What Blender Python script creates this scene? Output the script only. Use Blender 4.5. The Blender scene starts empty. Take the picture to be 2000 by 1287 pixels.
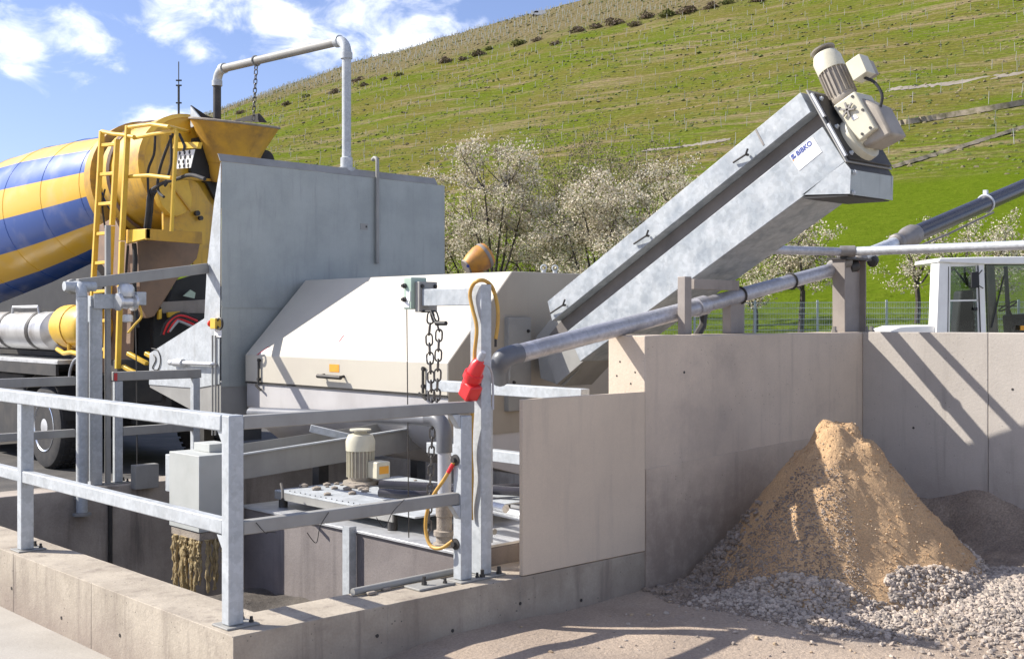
import bpy, bmesh, math, random
from mathutils import Vector, Matrix, noise as mnoise

# ------------------------------------------------------------------ camera, sky, sun
S = bpy.context.scene
COL = S.collection
R = math.radians
FPX, HOR = 2320.0, 623.0
CAM = Vector((-3.087, -5.321, 2.0))
RT = Vector((0.7275, -0.6862, 0.0))
FW = Vector((0.6862, 0.7275, 0.0))
cam_d = bpy.data.cameras.new('camera')
cam = bpy.data.objects.new('camera', cam_d); COL.objects.link(cam)
cam.location = CAM
cam.rotation_euler = (R(90), 0, math.atan2(-FW.x, FW.y))
cam_d.sensor_width = 36.0
cam_d.lens = FPX / 2000 * 36
cam_d.shift_y = -(643.5 - HOR) / 2000
cam_d.clip_end = 6000
S.camera = cam

SUN_EL = R(38.5)
SUN_H = Vector((0.60, -0.80, 0)).normalized()          # horizontal travel of the light
SUN_DIR = (SUN_H * math.cos(SUN_EL) + Vector((0, 0, -math.sin(SUN_EL)))).normalized()
sun_d = bpy.data.lights.new('sun', 'SUN'); sun_d.energy = 4.4; sun_d.angle = R(0.5)
sun_d.color = (1.0, 0.945, 0.86)
sun = bpy.data.objects.new('sun', sun_d); COL.objects.link(sun)
sun.rotation_euler = SUN_DIR.to_track_quat('-Z', 'Y').to_euler()
sun.location = (-6, 8, 20)

def cam_dir(u, v):
    return (FW + RT * ((u - 1000) / FPX) + Vector((0, 0, (HOR - v) / FPX)))

W = bpy.data.worlds.new('World'); S.world = W; W.use_nodes = True
nt = W.node_tree; nt.nodes.clear()
def N(t, typ, **kw):
    n = t.nodes.new(typ)
    for k, v in kw.items(): setattr(n, k, v)
    return n
out = N(nt, 'ShaderNodeOutputWorld'); bg = N(nt, 'ShaderNodeBackground')
sky = N(nt, 'ShaderNodeTexSky', sky_type='NISHITA')
sky.sun_disc = False; sky.sun_elevation = SUN_EL
sky.sun_rotation = math.atan2(-SUN_H.x, -SUN_H.y)
sky.air_density = 1.0; sky.dust_density = 0.6; sky.ozone_density = 1.6; sky.altitude = 200
bg.inputs['Strength'].default_value = 0.122
geo = N(nt, 'ShaderNodeTexCoord')
def vm(t, op, a=None, b=None, **kw):
    n = N(t, 'ShaderNodeVectorMath', operation=op)
    for i, x in enumerate((a, b)):
        if x is None: continue
        if hasattr(x, 'is_output'): t.links.new(x, n.inputs[i])
        else: n.inputs[i].default_value = x
    return n
def mth(t, op, a=None, b=None, c=None, clamp=False):
    n = N(t, 'ShaderNodeMath', operation=op); n.use_clamp = clamp
    for i, x in enumerate((a, b, c)):
        if x is None: continue
        if hasattr(x, 'is_output'): t.links.new(x, n.inputs[i])
        else: n.inputs[i].default_value = x
    return n.outputs[0]
def mixc(t, f, a, b, blend='MIX'):
    n = N(t, 'ShaderNodeMix', data_type='RGBA', blend_type=blend)
    for i, x in ((0, f), (6, a), (7, b)):
        if hasattr(x, 'is_output'): t.links.new(x, n.inputs[i])
        else: n.inputs[i].default_value = x if i == 0 else ((*x, 1) if len(x) == 3 else x)
    return n.outputs[2]
# clouds: soft noise banks whose cover is larger in some parts of the sky than in others
dirv = geo.outputs['Generated']
cn = N(nt, 'ShaderNodeTexNoise'); cn.inputs['Scale'].default_value = 19; cn.inputs['Detail'].default_value = 9
cn.inputs['Roughness'].default_value = 0.58; cn.inputs['Distortion'].default_value = 0.35
mp = N(nt, 'ShaderNodeMapping'); mp.inputs['Scale'].default_value = (1, 1, 1.7); mp.inputs['Location'].default_value = (3.1, 1.7, 0.4)
nt.links.new(dirv, mp.inputs['Vector']); nt.links.new(mp.outputs[0], cn.inputs['Vector'])
cover = None
for (u, v, ru, rv, amt) in [(95, 45, 120, 75, .36), (30, 88, 60, 40, .28), (215, 88, 45, 30, .26), (400, 18, 150, 60, .44),
                            (535, 45, 50, 42, .30), (745, 62, 190, 80, .66), (930, 45, 45, 22, .24), (370, 98, 34, 26, .28), (182, 160, 26, 20, .22),
                            (310, 240, 100, 34, .62), (10, 318, 40, 22, .3), (640, -170, 420, 90, .3), (-400, 60, 260, 120, .36),
                            (-700, 240, 300, 70, .3), (1500, -300, 500, 120, .32), (2700, -80, 380, 120, .3), (20, 140, 26, 14, .18)]:
    c = cam_dir(u, v).normalized()
    dv = vm(nt, 'SUBTRACT', dirv, c).outputs[0]
    h = vm(nt, 'DOT_PRODUCT', dv, tuple(RT)).outputs['Value']
    z = N(nt, 'ShaderNodeSeparateXYZ'); nt.links.new(dv, z.inputs[0])
    fwd = vm(nt, 'DOT_PRODUCT', dirv, tuple(FW)).outputs['Value']
    a = mth(nt, 'POWER', mth(nt, 'DIVIDE', mth(nt, 'ABSOLUTE', h), ru / FPX), 2.0)
    b = mth(nt, 'POWER', mth(nt, 'DIVIDE', mth(nt, 'ABSOLUTE', z.outputs[2]), rv / FPX), 2.0)
    e = mth(nt, 'EXPONENT', mth(nt, 'MULTIPLY', mth(nt, 'ADD', a, b), -0.8))
    e = mth(nt, 'MULTIPLY', e, mth(nt, 'GREATER_THAN', fwd, 0.0))
    e = mth(nt, 'MULTIPLY', e, amt * .56)
    cover = e if cover is None else mth(nt, 'ADD', cover, e)
# extra cloud added outside the view to raise the ambient fill
c2 = N(nt, 'ShaderNodeTexNoise'); c2.inputs['Scale'].default_value = 2.4; c2.inputs['Detail'].default_value = 2; nt.links.new(dirv, c2.inputs['Vector'])
c2r = N(nt, 'ShaderNodeMapRange'); nt.links.new(c2.outputs['Fac'], c2r.inputs[0]); c2r.inputs[1].default_value = .40; c2r.inputs[2].default_value = .62; c2r.inputs[4].default_value = .36
fw_ = vm(nt, 'DOT_PRODUCT', dirv, tuple(cam_dir(1000, 560).normalized())).outputs['Value']
of = N(nt, 'ShaderNodeMapRange'); nt.links.new(fw_, of.inputs[0]); of.inputs[1].default_value = .86; of.inputs[2].default_value = .78
cover = mth(nt, 'ADD', cover, mth(nt, 'MULTIPLY', c2r.outputs[0], of.outputs[0]))
cl = mth(nt, 'ADD', cn.outputs['Fac'], cover)
rmp = N(nt, 'ShaderNodeMapRange'); rmp.interpolation_type = 'SMOOTHSTEP'
nt.links.new(cl, rmp.inputs[0]); rmp.inputs[1].default_value = 0.68; rmp.inputs[2].default_value = 0.98
rmp.inputs[3].default_value = 0.03; rmp.inputs[4].default_value = 0.95
skytint = mixc(nt, 1.0, sky.outputs[0], (0.58, 0.575, 0.73), 'MULTIPLY')
skyc = mixc(nt, rmp.outputs[0], skytint, (6.3, 6.5, 7.0))
nt.links.new(skyc, bg.inputs[0]); nt.links.new(bg.outputs[0], out.inputs[0])

S.view_settings.view_transform = 'Standard'; S.view_settings.look = 'None'
S.view_settings.gamma = 1; S.view_settings.use_curve_mapping = False
S.view_settings.exposure = 0.90

# ------------------------------------------------------------------ helpers
rnd = random.Random(7)
WL = {}
def P(u, v, X=None, Y=None, Z=None, d=None):
    """the point of the sight line through a measured picture position that lies in a given plane"""
    k = cam_dir(u, v)
    if X is not None: d = (X - CAM.x) / k.x
    elif Y is not None: d = (Y - CAM.y) / k.y
    elif Z is not None: d = (Z - CAM.z) / k.z
    return CAM + k * d

def tag(o, label=None, cat=None, group=None, kind=None):
    if label: o['label'] = label
    if cat: o['category'] = cat
    if group: o['group'] = group
    if kind: o['kind'] = kind
    return o
def thing(name, label, cat, loc=(0, 0, 0), group=None):
    o = bpy.data.objects.new(name, None); COL.objects.link(o)
    o.empty_display_size = 0.1; o.location = loc; WL[o.name] = Vector(loc)
    return tag(o, label, cat, group)
def copy_tree(o, parent=None, loc=None, rotz=None, scale=None):
    c = o.copy(); COL.objects.link(c)
    if parent is not None: c.parent = parent
    for ch in list(o.children): copy_tree(ch, c)
    if loc is not None: c.location = loc
    if rotz is not None: c.rotation_euler = (0, 0, rotz)
    if scale is not None: c.scale = (scale,) * 3 if not hasattr(scale, '__len__') else scale
    return c

class B:
    def __init__(s): s.bm = bmesh.new(); s.mi = 0; s.sm = False
    def v(s, p): return s.bm.verts.new(p)
    def f(s, vs, smooth=False):
        try: q = s.bm.faces.new(vs)
        except ValueError: return None
        q.material_index = s.mi; q.smooth = smooth; return q
    def face(s, pts): return s.f([s.v(p) for p in pts])
    def prism(s, poly, vec):
        vec = Vector(vec); a = [s.v(p) for p in poly]; b = [s.v(Vector(p) + vec) for p in poly]; n = len(a)
        s.f(a); s.f(b[::-1])
        for i in range(n): s.f([a[i], a[(i + 1) % n], b[(i + 1) % n], b[i]])
        return s
    def box(s, a, b):
        x0, y0, z0 = a; x1, y1, z1 = b
        return s.prism([(x0, y0, z0), (x1, y0, z0), (x1, y1, z0), (x0, y1, z0)], (0, 0, z1 - z0))
    def fbox(s, fr, a, b):
        """box in a local frame fr = (origin, ex, ey, ez)"""
        o, ex, ey, ez = fr
        q = lambda x, y, z: o + ex * x + ey * y + ez * z
        return s.prism([q(a[0], a[1], a[2]), q(b[0], a[1], a[2]), q(b[0], b[1], a[2]), q(a[0], b[1], a[2])], ez * (b[2] - a[2]))
    def beam(s, p, q, w, h, up=(0, 0, 1)):
        p, q = Vector(p), Vector(q); d = (q - p).normalized(); sd = d.cross(Vector(up)).normalized(); u = sd.cross(d)
        c = [p + sd * (w / 2 * i) + u * (h / 2 * j) for i, j in ((-1, -1), (1, -1), (1, 1), (-1, 1))]
        return s.prism(c, q - p)
    def tube(s, pts, r, n=12, closed=False, caps=True):
        pts = [Vector(p) for p in pts]; m = len(pts); rs = r if hasattr(r, '__len__') else [r] * m
        def tan(i):
            if closed: return (pts[(i + 1) % m] - pts[i - 1]).normalized()
            return (pts[min(i + 1, m - 1)] - pts[max(i - 1, 0)]).normalized()
        t = tan(0); nrm = t.orthogonal().normalized(); rings = []
        for i in range(m):
            t2 = tan(i); nrm = (nrm - t2 * nrm.dot(t2)).normalized(); bn = t2.cross(nrm)
            rings.append([s.v(pts[i] + (nrm * math.cos(2 * math.pi * k / n) + bn * math.sin(2 * math.pi * k / n)) * rs[i]) for k in range(n)])
        for i in range(m if closed else m - 1):
            a, b = rings[i], rings[(i + 1) % m]
            for k in range(n): s.f([a[k], a[(k + 1) % n], b[(k + 1) % n], b[k]], True)
        if caps and not closed: s.f(rings[0][::-1]); s.f(rings[-1])
        return s
    def lathe(s, prof, o, ax, n=24, mats=None, caps=True):
        o = Vector(o); ax = Vector(ax).normalized(); e = ax.orthogonal().normalized(); g = ax.cross(e); rings = []
        for r, h in prof:
            rings.append([s.v(o + ax * h + (e * math.cos(2 * math.pi * k / n) + g * math.sin(2 * math.pi * k / n)) * max(r, 1e-4)) for k in range(n)])
        for i in range(len(prof) - 1):
            if mats: s.mi = mats[i]
            for k in range(n): s.f([rings[i][k], rings[i][(k + 1) % n], rings[i + 1][(k + 1) % n], rings[i + 1][k]], True)
        if caps: s.f(rings[0][::-1]); s.f(rings[-1])
        return s
    def cyl(s, p, q, r, n=12):
        p, q = Vector(p), Vector(q); return s.lathe([(r, 0), (r, (q - p).length)], p, q - p, n)
    def torus(s, c, ax, R0, r, n=20, m=8):
        ax = Vector(ax).normalized(); e = ax.orthogonal().normalized(); g = ax.cross(e)
        return s.tube([Vector(c) + (e * math.cos(2 * math.pi * k / n) + g * math.sin(2 * math.pi * k / n)) * R0 for k in range(n)], r, m, closed=True)
    def build(s, name, mat, parent=None, bevel=0.0, sharp=38, at=None, seg=2, recalc=True):
        bm = s.bm
        if recalc: bmesh.ops.recalc_face_normals(bm, faces=bm.faces)
        if at is None:
            xs = [v.co.x for v in bm.verts]; ys = [v.co.y for v in bm.verts]; zs = [v.co.z for v in bm.verts]
            at = Vector(((min(xs) + max(xs)) / 2, (min(ys) + max(ys)) / 2, min(zs)))
        else: at = Vector(at)
        for v in bm.verts: v.co -= at
        me = bpy.data.meshes.new(name); bm.to_mesh(me); bm.free()
        for m in (mat if isinstance(mat, (list, tuple)) else [mat]): me.materials.append(m)
        me.set_sharp_from_angle(angle=R(sharp))
        o = bpy.data.objects.new(name, me); COL.objects.link(o); WL[o.name] = at
        if parent is not None: o.parent = parent; o.location = at - WL[parent.name]
        else: o.location = at
        if bevel:
            b = o.modifiers.new('bevel', 'BEVEL'); b.width = bevel; b.segments = seg; b.limit_method = 'ANGLE'; b.angle_limit = R(35); b.harden_normals = False
        return o

def arc(c, a, b, a0, a1, n=8):
    """points c + a cos t + b sin t"""
    c, a, b = Vector(c), Vector(a), Vector(b)
    return [c + a * math.cos(R(a0 + (a1 - a0) * i / n)) + b * math.sin(R(a0 + (a1 - a0) * i / n)) for i in range(n + 1)]
def smooth_path(pts, n=6):
    pts = [Vector(p) for p in pts]; res = []
    for i in range(len(pts) - 1):
        p0, p1, p2, p3 = pts[max(i - 1, 0)], pts[i], pts[i + 1], pts[min(i + 2, len(pts) - 1)]
        for k in range(n):
            t = k / n
            res.append(0.5 * ((2 * p1) + (p2 - p0) * t + (2 * p0 - 5 * p1 + 4 * p2 - p3) * t * t + (3 * p1 - p0 - 3 * p2 + p3) * t ** 3))
    res.append(pts[-1]); return res
def bolt(parent, p, r=0.011, h=0.02, ax=(0, 0, 1), mat=None):
    b = B(); p = Vector(p); a = Vector(ax).normalized()
    b.lathe([(r * 1.5, 0), (r * 1.5, h * .35), (r, h * .36), (r, h)], p, a, 6)
    return b.build('bolt', mat or M['dark_steel'], parent)

# ------------------------------------------------------------------ materials
M = {}
def mat(name, c1, c2=None, scale=4.0, rough=0.6, metal=0.0, bump=0.0, bscale=60.0, streak=0.0, streak_col=(0.08, 0.07, 0.06), sscale=7.0,
        grime=0.0, grime_col=(0.12, 0.10, 0.08), gscale=1.3, pits=0.0, spangle=0.0, spamp=.10, lo=0.35, hi=0.68, coord='Object', rvar=0.0, coat=0.0, fine=0.0, bdist=0.01, dirtz=None, dirtc=(.25, .20, .165)):
    m = bpy.data.materials.new(name); m.use_nodes = True; t = m.node_tree; bs = t.nodes['Principled BSDF']
    tc = N(t, 'ShaderNodeTexCoord'); co = tc.outputs[coord]
    def noise(sc, det=8, rg=0.6, dist=0.0, vec=co):
        n = N(t, 'ShaderNodeTexNoise'); n.inputs['Scale'].default_value = sc; n.inputs['Detail'].default_value = det
        n.inputs['Roughness'].default_value = rg; n.inputs['Distortion'].default_value = dist; t.links.new(vec, n.inputs['Vector']); return n.outputs['Fac']
    def rng(x, a, b, c=0.0, d=1.0):
        n = N(t, 'ShaderNodeMapRange'); n.interpolation_type = 'SMOOTHSTEP'; t.links.new(x, n.inputs[0])
        for i, q in enumerate((a, b, c, d)): n.inputs[i + 1].default_value = q
        return n.outputs[0]
    c2 = c2 or tuple(x * 0.85 for x in c1)
    f = rng(noise(scale), lo, hi); col = mixc(t, f, c1, c2)
    if spangle:
        vo = N(t, 'ShaderNodeTexVoronoi'); vo.inputs['Scale'].default_value = spangle
        wv = vm(t, 'ADD', co, None); nn = N(t, 'ShaderNodeTexNoise'); nn.inputs['Scale'].default_value = spangle * .8; nn.inputs['Detail'].default_value = 4; t.links.new(co, nn.inputs['Vector'])
        sc = vm(t, 'SCALE', nn.outputs['Color']); sc.inputs['Scale'].default_value = 1.1 / spangle; t.links.new(sc.outputs[0], wv.inputs[1])
        t.links.new(wv.outputs[0], vo.inputs['Vector'])
        sep = N(t, 'ShaderNodeSeparateColor'); t.links.new(vo.outputs['Color'], sep.inputs[0])
        v = rng(sep.outputs[0], 0.0, 1.0, 1 - spamp, 1 + spamp)
        cc = N(t, 'ShaderNodeCombineColor')
        for i in range(3): t.links.new(v, cc.inputs[i])
        col = mixc(t, 1.0, col, cc.outputs[0], 'MULTIPLY')
    if fine:
        v = rng(noise(bscale * 2.2, 3, .7), 0.25, 0.75, 1 - fine, 1 + fine)
        cc = N(t, 'ShaderNodeCombineColor')
        for i in range(3): t.links.new(v, cc.inputs[i])
        col = mixc(t, 1.0, col, cc.outputs[0], 'MULTIPLY')
    if streak:
        mp = N(t, 'ShaderNodeMapping'); mp.inputs['Scale'].default_value = (sscale, sscale, sscale * 0.09); t.links.new(co, mp.inputs['Vector'])
        s = rng(noise(1.0, 6, .65, 0.2, mp.outputs[0]), 0.50, 0.78, 0, streak); col = mixc(t, s, col, streak_col)
    if grime:
        s = rng(noise(gscale, 9, .68, .3), 0.50, 0.74, 0, grime); col = mixc(t, s, col, grime_col)
    if dirtz:       # splashed mud, ragged, thinning upwards
        sp_ = N(t, 'ShaderNodeSeparateXYZ'); t.links.new(co, sp_.inputs[0])
        zz = mth(t, 'ADD', sp_.outputs[2], mth(t, 'MULTIPLY', mth(t, 'SUBTRACT', noise(1.6, 8, .7), .5), dirtz[2]))
        s = mth(t, 'MULTIPLY', rng(zz, dirtz[1], dirtz[0]), rng(noise(7, 8, .75), .2, .6, .35, .85)); col = mixc(t, s, col, dirtc)
    if pits:
        vo = N(t, 'ShaderNodeTexVoronoi'); vo.inputs['Scale'].default_value = 26; t.links.new(co, vo.inputs['Vector'])
        s = mth(t, 'MULTIPLY', rng(vo.outputs['Distance'], 0.16, 0.06), rng(noise(3.5, 4), 0.48, 0.58, 0, pits)); col = mixc(t, s, col, (0.06, 0.055, 0.05))
    t.links.new(col, bs.inputs['Base Color'])
    bs.inputs['Metallic'].default_value = metal; bs.inputs['Roughness'].default_value = rough
    if rvar: t.links.new(rng(noise(scale * 2.3, 6), .3, .7, rough - rvar, rough + rvar), bs.inputs['Roughness'])
    if coat: bs.inputs['Coat Weight'].default_value = coat; bs.inputs['Coat Roughness'].default_value = 0.12
    if bump:
        bp = N(t, 'ShaderNodeBump'); bp.inputs['Strength'].default_value = bump; bp.inputs['Distance'].default_value = bdist
        t.links.new(noise(bscale, 10, .7), bp.inputs['Height']); t.links.new(bp.outputs[0], bs.inputs['Normal'])
    M[name] = m; return m

mat('concrete', (0.43, 0.375, 0.30), (0.31, 0.265, 0.21), 2.2, .9, bump=.6, bscale=32, streak=.9, streak_col=(.16, .13, .11), sscale=7, grime=.55, grime_col=(.20, .165, .135), gscale=2.6, pits=1.0, fine=.09, dirtz=(1.25, 1.62, .5))
mat('underbody_dark', (0.055, 0.052, 0.05), (0.09, 0.083, 0.075), 2.0, .9, bump=.4, bscale=60, fine=.2)  # near-black tone standing for the shade beneath the truck
mat('side_concrete', (0.47, 0.43, 0.385), (0.40, 0.365, 0.325), 1.1, .9, dirtz=(.35, 1.0, .8), bump=.3, bscale=50, streak=.6, streak_col=(.24, .21, .185), sscale=8, grime=.42, grime_col=(.28, .25, .235), gscale=.9, pits=.5, fine=.05)
mat('bounce_wall_concrete', (0.61, 0.51, 0.405), (0.50, 0.42, 0.335), 1.1, .9, dirtz=(.35, 1.25, 1.0), bump=.35, bscale=50, streak=.38, streak_col=(.28, .235, .20), sscale=8, grime=.42, grime_col=(.23, .20, .19), gscale=.9, pits=.5, fine=.05)  # base colour warmed and brightened to hold ground bounce on the shaded wall
mat('pit_concrete', (0.42, 0.365, 0.31), (0.30, 0.26, 0.22), 1.8, .8, bump=.4, bscale=35, streak=.75, streak_col=(.06, .05, .045), sscale=4.5, grime=.5, grime_col=(.12, .10, .085), fine=.08)  # concrete with heavy dark streaks and blotches
mat('shaded_tank', (0.22, 0.195, 0.185), (0.155, 0.135, 0.13), 1.6, .75, bump=.3, bscale=40, streak=.55, streak_col=(.08, .07, .07), sscale=5, grime=.35, grime_col=(.10, .09, .09), fine=.06)  # tank wall's shade is put into the base colour; streaks are stains
mat('board', (0.60, 0.50, 0.385), (0.54, 0.45, 0.35), 1.4, .8, bump=.12, bscale=70, streak=.22, streak_col=(.24, .21, .19), sscale=14, grime=.15, grime_col=(.22, .19, .17), fine=.05)
mat('paving', (0.385, 0.36, 0.32), (0.31, 0.285, 0.25), .9, .92, bump=.3, bscale=30, grime=.4, grime_col=(.27, .25, .22), gscale=.8, pits=.5, fine=.08)
mat('dirt', (0.41, 0.325, 0.25), (0.31, 0.245, 0.19), 1.6, .95, bump=.8, bscale=28, grime=.4, grime_col=(.34, .30, .26), gscale=3, fine=.2, bdist=.02)
mat('mud', (0.10, 0.085, 0.07), (0.05, 0.042, 0.035), 2.5, .7, bump=.7, bscale=16, bdist=.03, fine=.2)
mat('sand', (0.56, 0.365, 0.195), (0.46, 0.30, 0.165), 3.0, .95, bump=.9, bscale=42, fine=.24, grime=.25, grime_col=(.36, .27, .19), gscale=4, bdist=.02)
mat('dark_spoil', (0.36, 0.285, 0.22), (0.24, 0.19, 0.15), 3.0, .95, bump=.9, bscale=30, fine=.3, bdist=.03)
mat('stone_pale', (0.47, 0.395, 0.325), (0.35, 0.30, 0.25), 9, .9, fine=.1)
mat('stone_grey', (0.33, 0.275, 0.23), (0.21, 0.18, 0.155), 9, .9, fine=.1)
mat('stone_tan', (0.50, 0.38, 0.25), (0.36, 0.27, 0.18), 9, .9, fine=.1)
mat('groove_shade_steel', (0.17, 0.152, 0.14), (0.12, 0.108, 0.10), 3, .6, grime=.3, grime_col=(.22, .19, .17))  # darkened to carry the cover's shade in the recessed strip
mat('pale_grey_paint', (0.45, 0.465, 0.445), (0.39, 0.405, 0.385), 3, .6, grime=.25, grime_col=(.42, .41, .37), gscale=4)
mat('galvanised', (0.47, 0.495, 0.51), (0.375, 0.40, 0.415), 5.0, .55, metal=.10, spangle=40, spamp=.07, rvar=.1, grime=.4, grime_col=(.31, .305, .285), gscale=5, streak=.25, streak_col=(.25, .23, .20), sscale=14)
mat('spangle_plate', (0.41, 0.435, 0.45), (0.28, 0.31, 0.335), 6.5, .5, metal=.12, spangle=30, spamp=.08, rvar=.12, grime=.6, grime_col=(.56, .575, .58), gscale=5.5, streak=.0)
mat('brushed_sheet', (0.36, 0.385, 0.37), (0.30, 0.325, 0.315), 2.2, .5, metal=.16, streak=.6, streak_col=(.25, .265, .26), sscale=16, grime=.14, grime_col=(.25, .26, .265), gscale=.9, fine=.05, rvar=.08)
mat('dull_galv', (0.31, 0.305, 0.285), (0.25, 0.245, 0.23), 2.4, .6, metal=.08, grime=.35, grime_col=(.23, .21, .19), gscale=2.2, streak=.3, streak_col=(.20, .18, .16), sscale=9)
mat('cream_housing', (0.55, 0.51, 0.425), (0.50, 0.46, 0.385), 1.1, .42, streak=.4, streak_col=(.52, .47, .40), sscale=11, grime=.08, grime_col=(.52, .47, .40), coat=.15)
mat('end_plate', (0.37, 0.325, 0.26), (0.32, 0.28, 0.225), 1.2, .55, streak=.3, streak_col=(.24, .21, .17), sscale=9)  # for the housing end: its shade is put into this darker colour
mat('housing_tub', (0.54, 0.525, 0.52), (0.45, 0.435, 0.43), 1.4, .5, metal=.1, streak=.3, streak_col=(.36, .34, .32), sscale=8, grime=.2, grime_col=(.35, .32, .29))
mat('motor_cream', (0.60, 0.565, 0.44), (0.53, 0.50, 0.39), 6, .45, grime=.25, grime_col=(.36, .31, .23), gscale=6)
mat('motor_body', (0.35, 0.31, 0.255), (0.27, 0.24, 0.20), 8, .55, grime=.35, grime_col=(.2, .16, .12), gscale=9)
mat('yellow_paint', (0.72, 0.43, 0.035), (0.62, 0.36, 0.03), 2.5, .42, grime=.8, grime_col=(.26, .16, .07), gscale=2.6, streak=.65, streak_col=(.16, .11, .07), sscale=6, coat=.2)
mat('yellow_worn', (0.60, 0.34, 0.04), (0.42, 0.24, 0.05), 3.0, .5, grime=.75, grime_col=(.12, .085, .06), gscale=2.4, streak=.4, streak_col=(.06, .045, .035), sscale=5)
mat('chute_brown', (0.27, 0.175, 0.115), (0.19, 0.13, 0.095), 2.2, .7, grime=.5, grime_col=(.11, .085, .07), gscale=2.5)
mat('ladder_yellow', (0.74, 0.47, 0.05), (0.66, 0.41, 0.045), 5, .4, grime=.3, grime_col=(.36, .22, .06), gscale=6)
mat('black', (0.012, 0.012, 0.013), (0.02, 0.02, 0.02), 5, .6)
mat('rubber', (0.025, 0.025, 0.027), (0.045, 0.042, 0.04), 8, .8, bump=.2, bscale=60)
mat('dark_steel', (0.045, 0.043, 0.042), (0.075, 0.068, 0.06), 6, .55, metal=.4)
mat('chassis', (0.03, 0.03, 0.031), (0.055, 0.05, 0.045), 3, .7, grime=.4, grime_col=(.10, .085, .07))
mat('chrome', (0.62, 0.65, 0.69), (0.52, 0.55, 0.6), 6, .25, metal=.9)
mat('alu', (0.66, 0.67, 0.68), (0.50, 0.51, 0.52), 5, .38, metal=.5, grime=.35, grime_col=(.35, .32, .28), gscale=5)
mat('silver_tank', (0.56, 0.56, 0.545), (0.42, 0.41, 0.40), 3, .35, metal=.45, grime=.6, grime_col=(.14, .12, .10), gscale=3, streak=.3)
mat('red_plastic', (0.68, 0.028, 0.03), (0.6, 0.022, 0.025), 6, .35)
mat('red_paint', (0.55, 0.04, 0.04), None, 6, .45)
mat('orange', (0.78, 0.36, 0.03), (0.7, 0.3, 0.03), 6, .5)
mat('rusty_orange', (0.62, 0.28, 0.04), (0.33, 0.15, 0.06), 4, .55, grime=.6, grime_col=(.22, .13, .08), gscale=4)
mat('ochre_cable', (0.55, 0.32, 0.06), (0.46, 0.26, 0.06), 20, .5)
mat('white_print', (0.80, 0.80, 0.80), (0.76, 0.76, 0.77), 5, .5)
mat('blue_print', (0.045, 0.075, 0.30), None, 5, .5)
mat('white_paint', (0.80, 0.79, 0.76), (0.74, 0.73, 0.70), 3, .4, grime=.12, grime_col=(.55, .52, .48))
mat('signal_green', (0.38, 0.48, 0.40), (0.33, 0.43, 0.35), 6, .45)
mat('pvc_grey', (0.13, 0.135, 0.15), (0.105, 0.11, 0.12), 5, .42, grime=.2, grime_col=(.25, .23, .2), gscale=6)
mat('pvc_pale', (0.42, 0.43, 0.46), (0.35, 0.36, 0.385), 4, .45, grime=.25, grime_col=(.3, .27, .24), gscale=5)
mat('pipe_galv', (0.44, 0.44, 0.47), (0.35, 0.345, 0.36), 4, .42, metal=.4, grime=.35, grime_col=(.27, .23, .20), gscale=3, spangle=40)
mat('pipe_white', (0.60, 0.62, 0.64), (0.52, 0.54, 0.56), 4, .42, metal=.35, spangle=40)
mat('black_pipe', (0.035, 0.034, 0.04), (0.05, 0.045, 0.05), 6, .22)
mat('coupling', (0.27, 0.255, 0.24), (0.2, 0.18, 0.165), 9, .6, metal=.3, grime=.5, grime_col=(.12, .1, .085), gscale=8)
mat('weathered_beam', (0.31, 0.275, 0.245), (0.24, 0.21, 0.19), 3, .7, metal=.1, grime=.3, grime_col=(.15, .12, .1), streak=.25)
mat('primer_red', (0.45, 0.20, 0.17), None, 6, .7)
mat('sludge', (0.50, 0.39, 0.20), (0.28, 0.21, 0.11), 14, .9, bump=.7, bscale=60, fine=.2)
mat('chain_steel', (0.16, 0.15, 0.14), (0.10, 0.095, 0.09), 20, .42, metal=.7)
mat('cement_crust', (0.33, 0.285, 0.235), (0.24, 0.205, 0.17), 9, .95, bump=.8, bscale=50, fine=.2)
mat('bark', (0.085, 0.068, 0.055), (0.05, 0.04, 0.034), 9, .9, bump=.5, bscale=20)
mat('blossom', (0.73, 0.66, 0.53), (0.62, 0.56, 0.43), 3, .8)
mat('blossom_dim', (0.46, 0.38, 0.28), (0.34, 0.28, 0.19), 3, .8)
mat('young_leaf', (0.25, 0.26, 0.07), (0.17, 0.19, 0.045), 3, .8)
mat('twig', (0.25, 0.185, 0.145), (0.18, 0.135, 0.105), 3, .9)
mat('scrub_olive', (0.17, 0.16, 0.06), (0.12, 0.115, 0.04), 3, .9)
mat('scrub_brown', (0.22, 0.165, 0.115), (0.16, 0.12, 0.085), 3, .9)
mat('vine_green', (0.105, 0.135, 0.02), (0.075, 0.10, 0.018), .3, .95)
mat('vine_wood', (0.19, 0.16, 0.085), (0.14, 0.12, 0.06), .3, .95)
mat('stake_grey', (0.34, 0.35, 0.31), (0.26, 0.265, 0.24), 2, .7)
mat('track_grey', (0.27, 0.23, 0.20), (0.20, 0.175, 0.13), .3, .95)
mat('dry_wall', (0.33, 0.275, 0.205), (0.17, 0.15, 0.08), .9, .95)
mat('seat_black', (0.02, 0.02, 0.022), None, 5, .7)

def translucent(m, w=0.3):
    t = m.node_tree; bs = t.nodes['Principled BSDF']; o = t.nodes['Material Output']
    tr = N(t, 'ShaderNodeBsdfTranslucent'); mx = N(t, 'ShaderNodeMixShader'); mx.inputs[0].default_value = w
    t.links.new(bs.inputs['Base Color'].links[0].from_socket, tr.inputs[0]); t.links.new(bs.outputs[0], mx.inputs[1]); t.links.new(tr.outputs[0], mx.inputs[2]); t.links.new(mx.outputs[0], o.inputs[0])
for k in ('blossom', 'blossom_dim', 'young_leaf'): translucent(M[k])

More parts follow.
